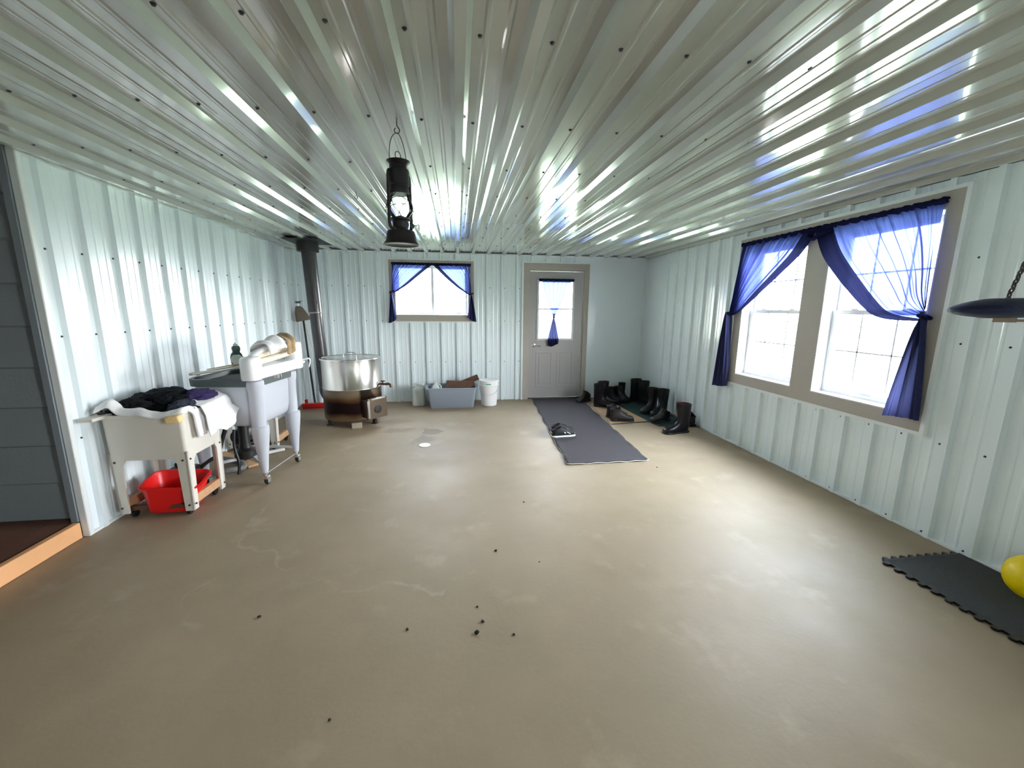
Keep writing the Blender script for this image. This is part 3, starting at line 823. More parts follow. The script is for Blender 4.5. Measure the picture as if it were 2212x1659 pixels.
bm = new(); cyl(bm, (-1.742 - loc.x - .02, -.075, 1.52), (-1.742 - loc.x - .02, -.10, 1.52), .010, seg=10); cyl(bm, (-1.757 - loc.x, -.10, 1.50), (-1.757 - loc.x, -.10, 1.545), .006, seg=8); obj('damper_key', bm, M_black, t)
t = thing('ceiling_collar', 'square black ceiling plate with round collar around the stovepipe', 'stovepipe collar', (-1.855, 5.60, H))
bm = new(); box(bm, (0, .0, -.027), (.46, .52, .008)); obj('ceiling_plate', bm, M_black, t)
bm = new(); lathe(bm, [(.128, -.03), (.128, -.15), (.120, -.152), (.088, -.152)], seg=40); obj('collar_ring', bm, M_black, t, smooth=True)


# ------------------------------------------------------------------ laundry tubs
def make_tub(label, x, y, rotz):
    t = thing('laundry_tub', label, 'laundry tub', (x, y, 0), rotz)
    hx, hy = .255, .225; zt = .748
    bm = new()
    secs = [(.234, .201, .02, .43), (.238, .205, .022, .47), (hx - .010, hy - .010, .03, zt - .03), (hx - .004, hy - .004, .03, zt - .028), (hx, hy, .03, zt - .02), (hx, hy, .03, zt), (hx - .022, hy - .022, .03, zt), (hx - .03, hy - .03, .04, zt - .02), (.205, .175, .05, .48), (.19, .16, .05, .445)]
    rloft(bm, secs, cap0=False, cap1=True); b = obj('basin', bm, M_tub, t, smooth=True, ang=35)
    for sxx in (-1, 1):
        for syy in (-1, 1):
            bm = new()
            px = [(.0, .40), (.0, .48), (-.12, .48), (-.10, .46), (-.085, .42), (-.068, .395), (-.055, .06), (-.055, .045), (0, .045)]
            ox, oy = .238, .205
            def fx(a_, z_, d_, sx=sxx, sy=syy):
                k = (z_ - .045) / .43; e = -.022 * (1 - k)
                return (sx * (ox + a_ + .012 * (1 - k) * 0 + e * .3), sy * (oy - d_ + e * .3), z_)
            def fy(a_, z_, d_, sx=sxx, sy=syy):
                k = (z_ - .045) / .43; e = -.022 * (1 - k)
                return (sx * (ox - d_ + e * .3), sy * (oy + a_ + e * .3), z_)
            prism(bm, px, fx, .014); prism(bm, px, fy, .014)
            lg = obj('leg', bm, M_tub, t)
            for q, ax in (((sxx * (ox - .030), syy * (oy + .001), .42), (0, syy, 0)), ((sxx * (ox - .028), syy * (oy + .001), .09), (0, syy, 0)), ((sxx * (ox + .001), syy * (oy - .030), .42), (sxx, 0, 0)), ((sxx * (ox + .001), syy * (oy - .028), .09), (sxx, 0, 0))):
                bm = new(); lathe(bm, [(.007, -.003), (.007, .003), (0, .004)], q, 8, axis=ax); obj('bolt', bm, M_screw, lg)
    for s_ in (-1, 1):
        bm = new(); box(bm, (s_ * .205, 0, .105), (.034, .395, .062)); obj('dolly_rail', bm, M_wood, t, bevel=.003)
    for s_ in (-1, 1):
        bm = new(); box(bm, (0, s_ * .155, .07), (.40, .034, .03)); obj('dolly_crosspiece', bm, M_darkwood, t, bevel=.003)
        for s2 in (-1, 1):
            bm = new(); lathe(bm, [(.0, -.011), (.024, -.011), (.027, -.006), (.027, .006), (.024, .011), (0, .011)], (s2 * .175, s_ * .150, .028), 20, axis=(1, 0, 0)); box(bm, (s2 * .175, s_ * .150, .052), (.03, .03, .008))
            obj('caster', bm, M_blackrub, t, smooth=True)
    return t


tubA = make_tub('cream plastic laundry tub heaped with wet clothes, nearest the opening', -2.085, 3.095, 0)
bm = new(); box2(bm, (-.277, -.33, .735), (-.19, .24, .757)); obj('back_ledge', bm, M_tub, tubA, bevel=.004)
bm = new(); tube(bm, smooth_path([(-.235, -.20, .757), (-.235, -.20, .79), (-.232, -.205, .81), (-.215, -.22, .822)], 4), .006, 8); lathe(bm, [(.022, .757), (.022, .765), (.01, .77)], (-.235, -.20, 0), 14); obj('faucet', bm, M_black, tubA, smooth=True)
tubB = make_tub('cream plastic laundry tub mostly hidden behind the wringer washer', -2.085, 4.44, 0)

# ------------------------------------------------------------------ cloth heaps


def lump(name, label, cat, c, size, mt, seed, fold=.35, flat=.0, rotz=0, freq=3.0, group=None, solid=None):
    """a crumpled, folded garment: ridged blob with a flat underside"""
    bm = new(); bmesh.ops.create_icosphere(bm, subdivisions=5, radius=1)
    sv = Vector((seed * 7.31, seed * 3.17, seed * 1.93))
    for v in bm.verts:
        d = v.co.copy(); n1 = noise.noise(d * 1.1 + sv); q = d * freq + sv
        warp = Vector((noise.noise(q * .5 + Vector((5, 0, 0))), noise.noise(q * .5 + Vector((0, 9, 0))), 0)) * 1.5
        rdg = 1 - abs(noise.noise(q * Vector((1, .45, .9)).length * .55 + warp)) * 2.2
        r = 1 + .28 * n1 + fold * (rdg - .4) * .5 + .12 * fold * noise.noise(q * 3)
        p = d * r
        z = p.z if p.z > 0 else p.z * .25
        v.co = Vector((p.x * size[0], p.y * size[1], z * size[2]))
    o = obj(name, bm, mt, smooth=True, ang=180)
    o.location = c; o.rotation_euler.z = rotz
    return tag(o, label, cat, group)


M_blk = mat('black_wet_cloth', (.003, .005, .007), .8, spec=.2, sheen=.0, bump=.3, bscale=120)
M_slate = mat('charcoal_cloth', (.008, .008, .009), .85, spec=.2, bump=.3, bscale=120)
M_navy = mat('navy_cloth', (.022, .026, .055), .85, bump=.3, bscale=120)
M_purp = mat('purple_cloth', (.026, .014, .085), .85, bump=.3, bscale=120)
M_wcl = mat('white_cotton', (.84, .83, .85), .85, bump=.3, bscale=100)
M_gcl = mat('grey_cotton', (.45, .45, .44), .85, bump=.3, bscale=100)
lump('black_garment', 'black wet garment heaped highest in the near laundry tub', 'clothing', (-2.08, 3.12, .765), (.19, .15, .105), M_blk, 4, .5)
lump('charcoal_garment', 'charcoal crumpled garment at the wall side of the near laundry tub', 'clothing', (-2.20, 3.00, .752), (.14, .11, .075), M_slate, 7, .5)
lump('teal_black_garment', 'dark garment lying behind the black one at the back of the near laundry tub', 'clothing', (-2.13, 3.25, .752), (.16, .08, .095), mat('dark_teal_cloth', (.012, .025, .035), .85), 9, .4)
lump('navy_garment', 'slate blue garment folded over the front of the heap in the near laundry tub', 'clothing', (-1.915, 3.04, .758), (.085, .12, .055), M_navy, 11, .35, rotz=.3)
lump('purple_garment', 'dark purple garment beside the white cloth on the near laundry tub', 'clothing', (-1.905, 3.20, .792), (.085, .12, .065), M_purp, 15, .25, rotz=-.15)
lump('grey_garment', 'pale grey cloth at the far end of the heap in the near laundry tub', 'clothing', (-2.03, 3.29, .775), (.13, .05, .06), M_gcl, 18, .3)


def drape(name, label, cat, pathf, wid, n, m_, mt, thick=.006, seed=1, amp=.008):
    """cloth strip: pathf(u, v) -> point; given real thickness"""
    bm = new(); G = []
    for j in range(m_ + 1):
        row = []
        for i in range(n + 1):
            p = Vector(pathf(i / n, j / m_)); q = p * 14 + Vector((seed, seed * 2, 0))
            p += Vector((noise.noise(q), noise.noise(q + Vector((7, 1, 3))), noise.noise(q + Vector((1, 8, 2))))) * amp
            row.append(bm.verts.new(p))
        G.append(row)
    for j in range(m_):
        for i in range(n): bm.faces.new((G[j][i], G[j][i + 1], G[j + 1][i + 1], G[j + 1][i]))
    o = obj(name, bm, mt, smooth=True, ang=180)
    s_ = o.modifiers.new('thickness', 'SOLIDIFY'); s_.thickness = thick; s_.offset = 0
    return tag(o, label, cat) if label else o


# white cloth over the right side of the tub, hanging down outside
def wc(u, v):
    y = 3.03 + .32 * u
    hem = .545 + .03 * math.sin(7 * u) + (.10 * max(0, u - .45) / .55) + .0
    pts = [(-2.02, .80), (-1.90, .80), (-1.815, .768), (-1.785, .70), (-1.765 + .03 * u, hem)]
    k = v * 4; i = min(3, int(k)); f = k - i; f = f * f * (3 - 2 * f) * .5 + f * .5
    x = pts[i][0] + (pts[i + 1][0] - pts[i][0]) * f; z = pts[i][1] + (pts[i + 1][1] - pts[i][1]) * f
    x += .016 * math.sin(u * 19) * max(0, v - .4) * (1.2) + .012
    z += .03 * max(0, u - .5) * (1 - v) * 2
    return (x, y + .03 * v * (u - .3), z)


drape('white_sheet', 'white cotton sheet hanging over the room side of the near laundry tub', 'cloth', wc, 0, 48, 36, M_wcl, .006, 3, .010)


def ws(u, v):
    # along the near rim, from the wall ledge to the front corner, then down the corner
    P = smooth_path([(-2.31, 2.84, .80), (-2.24, 2.87, .83), (-2.19, 2.865, .775), (-2.08, 2.865, .775), (-1.99, 2.865, .748), (-1.90, 2.868, .752), (-1.835, 2.885, .775), (-1.812, 2.95, .755), (-1.806, 2.985, .66), (-1.806, 3.00, .56)], 6)
    k = u * (len(P) - 1); i = min(len(P) - 2, int(k)); p = P[i].lerp(P[i + 1], k - i)
    wd = (.05 + .02 * math.sin(9 * u)) * (1 - .2 * u)
    if u < .75: return (p.x, p.y + wd * (v - .35) * 1.1, p.z - .028 * math.sin(PI * v) * -1 - .02 * (1 - v))
    return (p.x + .012 * math.sin(6 * v), p.y + .10 * (v - .3), p.z)


drape('white_rag', 'rumpled white rag lying along the near rim of the laundry tub and down its corner', 'cloth', ws, 0, 110, 10, M_wcl, .010, 6, .010)
bm = new(); box(bm, (0, 0, 0), (.085, .06, .05)); o = obj('sponge', bm, mat('yellow_sponge', (.80, .58, .28), .8, bump=.4, bscale=90), bevel=.012, seg=3); o.location = (-1.868, 2.850, .722); o.rotation_euler = (.05, -.1, .15)
tag(o, 'tan yellow sponge at the front corner of the near laundry tub', 'sponge')

# red basin under the near tub
bm = new()
rloft(bm, [(.125, .105, .05, .012), (.135, .115, .05, .02), (.165, .145, .06, .205), (.182, .162, .07, .208), (.184, .164, .07, .220), (.168, .148, .06, .224), (.160, .140, .06, .21), (.130, .110, .05, .03), (.12, .10, .05, .026)])
o = obj('red_bucket', bm, M_red, smooth=True, ang=35)
o.location = (-2.055, 3.045, -.005); o.rotation_euler = (math.radians(3), math.radians(6), math.radians(12)); o.location.z = .012
tag(o, 'red plastic basin on the floor under the near laundry tub', 'basin')
bm = new(); rloft(bm, [(.075, .06, .03, 0), (.09, .07, .03, .20), (.085, .065, .03, .205)]); tube(bm, smooth_path([(-.05, 0, .20), (-.055, 0, .235), (0, 0, .25), (.055, 0, .235), (.05, 0, .20)], 5), .009, 8)
o = obj('black_pail', bm, M_blackrub, smooth=True, ang=40); o.location = (-2.16, 3.33, .002); tag(o, 'small black pail behind the red basin under the laundry tub', 'pail')

# ------------------------------------------------------------------ wringer washer
WR_ = math.radians(-6.7)
t = thing('wringer_washer', 'square grey and white wringer washing machine on casters', 'washing machine', (-1.805, 3.659, 0), WR_)
bm = new()
rloft(bm, [(.17, .19, .08, .495), (.215, .235, .09, .505), (.238, .258, .10, .53), (.252, .272, .105, .60), (.262, .284, .105, .845)], n=8)
obj('tub_body', bm, M_grey_en, t, smooth=True, ang=45)
bm = new()
rloft(bm, [(.262, .284, .105, .835), (.285, .304, .11, .84), (.288, .307, .11, .895), (.278, .297, .105, .90), (.262, .282, .10, .895), (.255, .275, .10, .86)], n=8, cap0=False, cap1=True)
obj('tub_rim', bm, M_dkrim, t, smooth=True, ang=45)
bm = new(); lathe(bm, [(.0, -.02), (.012, -.02), (.014, 0), (.008, .012), (0, .014)], (-.300, -.19, .880), 12, axis=(-1, 0, 0)); obj('lid_knob', bm, M_black, t, smooth=True)
for sxx in (-1, 1):
    for syy in (-1, 1):
        cx, cy = sxx * .232, syy * .250
        bm = new()
        if sxx > 0: lathe(bm, [(.050, .51), (.054, .56), (.056, .80), (.066, .83), (.062, .88), (.03, .9)], (cx + .005, cy, 0), 24)
        lathe(bm, [(.024, .115), (.027, .13), (.040, .26), (.058, .40), (.065, .47), (.064, .505), (.052, .512)], (cx + sxx * .01, cy + syy * .0, 0), 24)
        lg = obj('leg', bm, M_grey_en, t, smooth=True, ang=40)
        bm = new(); cyl(bm, (cx + sxx * .01, cy, .075), (cx + sxx * .01, cy, .125), .017, seg=14); box(bm, (cx + sxx * .01, cy + .012, .065), (.04, .05, .018)); box(bm, (cx + sxx * .01 - .018, cy + .02, .045), (.004, .04, .05)); box(bm, (cx + sxx * .01 + .018, cy + .02, .045), (.004, .04, .05))
        obj('caster_fork', bm, M_chrome, lg, bevel=.002)
        bm = new(); lathe(bm, [(.0, -.011), (.026, -.011), (.030, -.006), (.030, .006), (.026, .011), (0, .011)], (cx + sxx * .01, cy + .022, .032), 22, axis=(1, 0, 0)); obj('caster_wheel', bm, M_blackrub, lg, smooth=True)
bm = new(); tube(bm, [(.245, -.235, .10), (.245, .235, .10)], .007, 8); obj('brace_rod', bm, M_chrome, t)
bm = new(); box(bm, (-.0, -.0, .165), (.50, .028, .020), Matrix.Rotation(.78, 3, 'Z')); box(bm, (-.0, -.0, .165), (.50, .028, .020), Matrix.Rotation(-.78, 3, 'Z')); box(bm, (0, .235, .165), (.46, .02, .02)); obj('frame_bar', bm, M_vinyl, t)
bm = new(); lathe(bm, [(.05, .15), (.085, .17), (.085, .23), (.05, .25), (.04, .30), (.04, .49)], (-.05, -.02, 0), 24); lathe(bm, [(.0, -.08), (.065, -.08), (.068, -.06), (.068, .06), (.065, .08), (0, .08)], (-.12, .08, .33), 22, axis=(0, 1, 0)); obj('drive_motor', bm, M_black, t, smooth=True, ang=40)
bm = new(); tube(bm, smooth_path([(-.1, -.15, .48), (-.13, -.18, .36), (-.16, -.20, .25), (-.22, -.27, .20), (-.27, -.30, .14)], 6), .016, 10); tube(bm, smooth_path([(-.06, -.12, .44), (-.06, -.14, .30), (-.03, -.15, .16), (-.03, -.17, .06)], 6), .012, 10); obj('drain_hose', bm, M_blackrub, t, smooth=True)
# wringer along the room side
bm = new()
secs = []
def capsule(bm, cx, cy, hx, hy, z0, z1, r):
    rloft(bm, [(hx * .90, hy * .90, r * .8, z0), (hx, hy, r, z0 + .012), (hx, hy, r, z1 - .035), (hx * .93, hy * .93, r * .9, z1 - .014), (hx * .75, hy * .75, r * .7, z1 - .003), (hx * .5, hy * .5, r * .4, z1)], n=6, c=(cx, cy))
capsule(bm, .275, -.335, .062, .075, .905, 1.085, .05)
wr = obj('wringer_end', bm, M_white_en, t, smooth=True, ang=50)
bm = new(); capsule(bm, .275, .30, .062, .065, .905, 1.15, .045); obj('wringer_end', bm, M_white_en, t, smooth=True, ang=50)
bm = new(); rloft(bm, [(.050, .33, .03, .905), (.060, .335, .03, .915), (.060, .335, .03, .985), (.054, .33, .03, .995)], c=(.275, -.02)); obj('wringer_tray', bm, M_white_en, t, smooth=True, ang=50)
bm = new()
for z_, r_ in ((1.035, .026), (1.09, .026)): cyl(bm, (.270, -.27, z_ - .01), (.270, .26, z_ + .02), r_, seg=20)
obj('roller', bm, mat('cream_roller', (.75, .68, .56), .5), t, smooth=True)
bm = new(); tube(bm, smooth_path([(.27, -.34, 1.06), (.27, -.26, 1.10), (.27, -.10, 1.135), (.27, .10, 1.165), (.27, .24, 1.165), (.27, .31, 1.13)], 6), .032, 14, flat=.6); obj('top_bar', bm, M_white_en, t, smooth=True)
bm = new(); box(bm, (.325, .345, .955), (.03, .04, .02)); tube(bm, [(.31, .34, .97), (.36, .40, .985)], .008, 8); tube(bm, smooth_path([(.36, .40, .985), (.37, .405, .96), (.355, .40, .90)], 5), .007, 8); obj('release_lever', bm, M_vinyl, t, smooth=True)
bm = new(); cyl(bm, (.275, -.02, .87), (.275, -.02, .91), .045, seg=24); obj('swivel_post', bm, M_chrome, t, smooth=True)

rz = Matrix.Rotation(WR_, 4, 'Z'); WC = Matrix.Translation((-1.805, 3.659, 0)) @ rz
# lid lying tilted over the tub
bm = new()
rloft(bm, [(.17, .235, .08, -.006), (.18, .245, .085, -.003), (.18, .245, .085, .004), (.17, .235, .08, .008)])
o = obj('washer_lid', bm, mat('grey_lid_enamel', (.52, .53, .50), .35, noise_amt=.06), smooth=True, ang=40)
o.matrix_world = WC @ Matrix.Translation((-.115, -.0, .945)) @ Matrix.Rotation(math.radians(-8), 4, 'Y')
tag(o, 'flat grey lid lying tilted across the open washer tub', 'lid')
# wooden stick (wash paddle) on the lid's edge
bm = new(); tube(bm, smooth_path([(0, 0, 0), (.06, 0, .004), (.12, .0, .006), (.30, .03, .012), (.46, .05, .018)], 5), [.020, .022, .022, .022, .021, .018, .013, .011, .010, .010, .009, .009, .009, .009, .009, .009, .009, .008, .008, .008, .008], 12, flat=.5)
o = obj('wash_paddle', bm, mat('bleached_wood', (.62, .50, .38), .6, noise_amt=.2, nscale=20), smooth=True)
o.matrix_world = WC @ Matrix.Translation((-.30, -.20, .922)) @ Matrix.Rotation(math.radians(-8), 4, 'Y') @ Matrix.Rotation(math.radians(16), 4, 'Z')
tag(o, 'wooden wash paddle lying on the washer rim below the lid', 'paddle')
bm = new(); tube(bm, smooth_path([(0, 0, 0), (.12, .01, .004), (.26, .02, .008)], 5), .008, 8, flat=.6)
o = obj('wooden_stick', bm, MATS['bleached_wood'], smooth=True); o.matrix_world = WC @ Matrix.Translation((-.22, -.12, .950)) @ Matrix.Rotation(math.radians(-8), 4, 'Y') @ Matrix.Rotation(math.radians(20), 4, 'Z')
tag(o, 'thin wooden stick lying on the grey washer lid', 'stick')

# soap bottle
t = thing('soap_bottle', 'dark green dish soap bottle with white label standing on the washer lid', 'bottle', WC @ Vector((-.045, .0, .966)), WR_ + .55)
bm = new(); lathe(bm, [(.0, 0), (.030, 0), (.036, .006), (.040, .04), (.042, .07), (.036, .10), (.024, .118), (.026, .135), (.028, .15), (.024, .165), (.014, .170)], seg=28, sy=.62); obj('bottle_body', bm, mat('green_soap', (.012, .06, .05), .2, coat=.5), t, smooth=True)
bm = new(); lathe(bm, [(.016, .168), (.016, .182), (.009, .186), (.007, .196), (0, .198)], seg=20); obj('cap', bm, M_vinyl, t, smooth=True)
t.scale = (1.15, 1.15, 1.0)
bm = new()
G = []
for j in range(9):
    z_ = .012 + j * .0105; w_ = math.sin(PI * (j + 1.6) / 11.2) * 1.0; row = []
    rad = {0: .037, 1: .0385, 2: .0398, 3: .0405, 4: .0415, 5: .0422, 6: .0408, 7: .0385, 8: .036}[j]
    for i in range(13):
        a = -PI / 2 + (i / 12 - .5) * 2.2 * w_; row.append(bm.verts.new(((rad + .0012) * math.cos(a), (rad + .0022) * .62 * math.sin(a) - .0006, z_)))
    G.append(row)
for j in range(8):
    for i in range(12): bm.faces.new((G[j][i], G[j][i + 1], G[j + 1][i + 1], G[j + 1][i]))
o = obj('label', bm, mat('paper_label', (.62, .68, .66), .5, noise_amt=.15, nscale=40), t, smooth=True); o['label'] = 'pale oval paper label'
s_ = o.modifiers.new('t', 'SOLIDIFY'); s_.thickness = .0008

# cloths over the wringer
def tc1(u, v):
    a = -.10 + 1.25 * PI * v  # wraps over the top bar
    y = -.19 + .24 * u; r = .075 + .012 * math.sin(9 * u)
    z = 1.10 + .04 * (y + .19) / .24
    return WC @ Vector((.270 + r * math.cos(a) * 1.05, y, z + r * math.sin(a) * 1.05 - .01 * abs(math.sin(u * 8)) + (0 if v < .85 else -.03)))
drape('white_wash_cloth', 'white wet cloth draped over the middle of the wringer', 'cloth', tc1, 0, 28, 26, M_wcl, .008, 4, .012)
def tc2(u, v):
    a = -.25 + 1.3 * PI * v; y = .055 + .135 * u + .05 * v; r = .082 + .012 * math.sin(11 * u)
    z = 1.135 + .03 * (y - .05) / .2
    return WC @ Vector((.270 + r * math.cos(a) * 1.05, y, z + r * math.sin(a) * .9 - (.05 if v < .12 else 0) - .012 * abs(math.sin(u * 9))))
drape('tan_wash_cloth', 'tan and brown cloth draped over the far end of the wringer', 'cloth', tc2, 0, 26, 26, mat('tan_cloth', (.42, .30, .17), .85, noise_amt=.5, nscale=16), .009, 8, .012)

# clutter on the floor between the tub and the washer
bm = new(); tube(bm, smooth_path([(-2.28, 3.52, .05), (-2.15, 3.60, .035), (-2.0, 3.62, .05), (-1.93, 3.72, .035), (-2.02, 3.85, .04), (-2.2, 3.9, .06)], 8), .026, 10)
o = obj('grey_hose', bm, mat('ribbed_grey_hose', (.17, .17, .16), .6, bump=.5, bscale=80), smooth=True); tag(o, 'grey ribbed drain hose lying on the floor beneath the washer', 'hose')
bm = new(); box(bm, (0, 0, .012), (.09, .62, .022)); o = obj('wood_board', bm, M_wood, bevel=.003); o.location = (-2.13, 4.0, .17); o.rotation_euler = (.0, 0, .9); o.location.z = .002
tag(o, 'pine board lying on the floor beneath the washer', 'board')

# ------------------------------------------------------------------ brooms and dust tools in the corner
t = thing('corn_broom', 'worn brown broom standing upside down in the corner with a black handle', 'broom', (-2.12, 6.18, 0)); loc = Vector((-2.12, 6.18, 0))
bm = new(); tube(bm, [Vector((-2.105, 6.15, .012)) - loc, Vector((-2.215, 6.27, 1.27)) - loc], .0135, 10); obj('handle', bm, M_black, t, smooth=True)
bm = new()
secs = [(1.27, .105, .035, -2.20), (1.33, .092, .034, -2.22), (1.40, .070, .030, -2.245), (1.455, .048, .026, -2.26), (1.475, .03, .02, -2.265)]
prev = None
for z_, hx, hy, cx in secs:
    rg = ring(bm, [(cx - loc.x + x, 6.27 - loc.y + y * 1, z_ + (.02 * x / .1 if z_ < 1.3 else 0)) for x, y in rrect(hx, hy, hy * .8, 4)])
    if prev: bridge(bm, prev, rg)
    else: bm.faces.new(rg[::-1])
    prev = rg
bm.faces.new(prev)
obj('bristle_head', bm, mat('broom_bristle', (.20, .155, .12), .9, noise_amt=.4, nscale=60, bump=.6, bscale=140), t, smooth=True, ang=60)
t = thing('red_push_broom', 'red headed push broom with a white handle leaning in the corner', 'broom', (-2.16, 6.06, 0)); loc = Vector((-2.16, 6.06, 0))
bm = new(); tube(bm, [Vector((-2.205, 6.10, .085)) - loc, Vector((-2.30, 6.30, 1.27)) - loc], .0115, 10); obj('handle', bm, M_vinyl, t, smooth=True)
bm = new(); box(bm, (.05, .03, .055), (.30, .06, .045), Matrix.Rotation(.12, 3, 'Z')); box(bm, (-.045, .035, .07), (.035, .04, .13)); obj('broom_head', bm, M_red, t, bevel=.006)
bm = new(); box(bm, (.05, .03, .018), (.285, .045, .034), Matrix.Rotation(.12, 3, 'Z')); obj('bristles', bm, mat('red_bristle', (.45, .01, .01), .7, bump=.5, bscale=150), t)
t = thing('pole', 'thin pale pole leaning against the far wall behind the stovepipe', 'pole', (-2.0, 6.28, 0)); bm = new(); tube(bm, [(0.06, -.02, .003), (-.22, .075, 1.22)], .009, 8); obj('shaft', bm, mat('pale_pole', (.70, .66, .55), .5), t)
t = thing('steel_rod', 'grey metal rod leaning in the corner beside the white broom handle', 'pole', (-2.26, 6.15, 0)); bm = new(); tube(bm, [(0, 0, .003), (-.055, .2, 1.22)], .006, 8); obj('shaft', bm, M_chrome, t)
t = thing('tool_hook', 'small metal bracket on the corner wall above the upturned broom', 'bracket', (-2.31, 6.385, 1.53)); bm = new(); box(bm, (0, 0, 0), (.07, .012, .03)); tube(bm, [(.03, -.005, 0), (.03, -.075, .01), (.09, -.075, .02)], .004, 8); tube(bm, [(-.02, -.005, 0), (-.02, -.07, .005)], .004, 8); obj('bracket_plate', bm, mat('bracket_steel', (.2, .2, .2), .4, metal=.8), t)

# ------------------------------------------------------------------ jug, tote, bucket by the far wall
t = thing('water_jug', 'translucent white water jug on the floor left of the grey tote', 'jug', (-.605, 6.17, 0), .05)
M_jug = mat('frosted_plastic', (.62, .66, .64), .45, noise_amt=.06)
bm = new(); rloft(bm, [(.082, .095, .03, .002), (.093, .108, .035, .02), (.095, .110, .035, .22), (.090, .105, .04, .25), (.068, .078, .04, .285), (.055, .06, .03, .292)]); obj('jug_body', bm, M_jug, t, smooth=True, ang=40)
bm = new(); tube(bm, smooth_path([(-.085, 0, .262), (-.075, 0, .315), (-.02, 0, .33), (.03, 0, .315), (.035, 0, .285)], 6), .015, 10, flat=.8); obj('handle', bm, M_jug, t, smooth=True)
bm = new(); lathe(bm, [(.026, .285), (.026, .325), (.022, .33), (0, .33)], (.06, -.0, 0), 20); obj('cap', bm, M_vinyl, t, smooth=True)
t = thing('milk_jug', 'smaller clear plastic jug standing inside the left end of the grey tote', 'jug', (-.345, 6.12, .032))
bm = new(); rloft(bm, [(.07, .07, .02, .002), (.078, .078, .025, .02), (.078, .078, .025, .20), (.05, .05, .03, .27), (.022, .022, .02, .30), (.022, .022, .02, .32)]); tube(bm, smooth_path([(.055, 0, .20), (.085, 0, .235), (.07, 0, .28), (.025, 0, .305)], 5), .011, 8); obj('jug_body', bm, M_jug, t, smooth=True, ang=40)
bm = new(); lathe(bm, [(.022, .318), (.022, .333), (0, .335)], seg=16); obj('cap', bm, M_vinyl, t, smooth=True)

t = thing('storage_tote', 'grey plastic storage tote without lid between the jug and the white bucket', 'storage tote', (-.10, 6.06, 0), 0)
M_tote = mat('grey_tote_plastic', (.27, .30, .36), .4, noise_amt=.04)
bm = new(); rloft(bm, [(.315, .165, .03, .002), (.322, .172, .03, .012), (.355, .198, .035, .285), (.372, .214, .035, .288), (.375, .217, .035, .310), (.355, .200, .035, .312), (.348, .194, .035, .29), (.312, .162, .03, .02)]); obj('tote_body', bm, M_tote, t, smooth=True, ang=30)
for s_ in (-1, 1):
    bm = new(); box(bm, (s_ * .382, 0, .295), (.022, .16, .045)); obj('grip', bm, M_tote, t, bevel=.004)

bm = new(); box(bm, (0, 0, 0), (.42, .02, .26)); o = obj('brown_board', bm, mat('brown_cardboard', (.16, .085, .05), .7, noise_amt=.5, nscale=12)); o.location = (.03, 6.10, .255); o.rotation_euler = (.25, .03, -.05)
tag(o, 'brown board standing inside the grey tote', 'board')
bm = new(); box(bm, (0, 0, 0), (.46, .012, .09)); o = obj('dark_board', bm, M_darkwood); o.location = (.09, 6.13, .345); o.rotation_euler = (.2, -.38, 0)
tag(o, 'dark stained board slanting up out of the grey tote toward the bucket', 'board')

t = thing('white_bucket', 'white plastic pail with lid and wire handle right of the grey tote', 'bucket', (.465, 6.07, 0), -.2)
M_pail = mat('white_pail_plastic', (.88, .86, .88), .35)
bm = new(); lathe(bm, [(.0, .002), (.112, .002), (.117, .008), (.136, .30), (.144, .302), (.145, .322), (.139, .324), (.140, .372), (.148, .374), (.148, .385), (.13, .386)], seg=44); obj('pail_body', bm, M_pail, t, smooth=True, ang=35)
bm = new(); lathe(bm, [(.152, .372), (.153, .392), (.146, .396), (.138, .390), (0, .388)], seg=44); obj('lid', bm, M_pail, t, smooth=True, ang=35)
bm = new(); pts = []
for k in range(25):
    a = PI * k / 24; pts.append((.146 * math.cos(a), -.146 * math.sin(a) * 1.0 - .004, .315 - .135 * math.sin(a) ** .8 if 0 < k < 24 else .315))
tube(bm, pts, .0022, 6); obj('wire_handle', bm, M_chrome, t, smooth=True)
bm = new()
for s_, e_ in ((-.25, .25),):
    G = [[bm.verts.new((.1445 * math.sin(a), -.1445 * math.cos(a), z_)) for a in [-.18 + .50 * i / 10 for i in range(11)]] for z_ in (.338, .352)]
    for i in range(10): bm.faces.new((G[0][i], G[0][i + 1], G[1][i + 1], G[1][i]))
o = obj('green_mark', bm, mat('green_print', (.02, .40, .14), .5), t); o['label'] = 'short green printed strip'
s_ = o.modifiers.new('t', 'SOLIDIFY'); s_.thickness = .0015; s_.offset = 1

# round drain cover
t = thing('floor_drain_cover', 'round white disc covering the floor drain', 'drain cover', (-.374, 4.256, 0))
bm = new(); lathe(bm, [(.062, .0005), (.064, .004), (.060, .007), (.045, .009), (0, .009)], seg=36); obj('disc', bm, mat('white_disc', (.92, .88, .78), .4), t, smooth=True)

# ------------------------------------------------------------------ mats
def speck(name, col, amt=.5):
    return mat(name, col, .95, noise_amt=amt, nscale=150, bump=.5, bscale=200)


M_mat1 = speck('charcoal_carpet', (.052, .044, .049), .35)
M_edge = mat('pale_backing', (.60, .57, .52), .8)
t = thing('door_runner_mat', 'long charcoal runner mat with curling edges in front of the entry door', 'floor mat', (0, 0, 0))
C0 = Vector((1.185, 6.385, 0)); C1 = Vector((2.020, 6.385, 0)); C3 = Vector((1.015, 3.525, 0)); C2 = Vector((1.845, 3.540, 0))


def runner(u, v, zz):
    a = C0.lerp(C1, u); b = C3.lerp(C2, u); p = a.lerp(b, v)
    e = 0
    if v > .55: e += max(0, 1 - u / .06) * abs(math.sin(v * 46)) * .014 + max(0, 1 - (1 - u) / .06) * max(0, math.sin(v * 40)) * .012
    e += max(0, 1 - (1 - v) / .03) * abs(math.sin(u * 13)) * .010
    p.x += (.008 * math.sin(v * 37) if u > .97 or u < .03 else 0)
    p.z = zz + e; return p


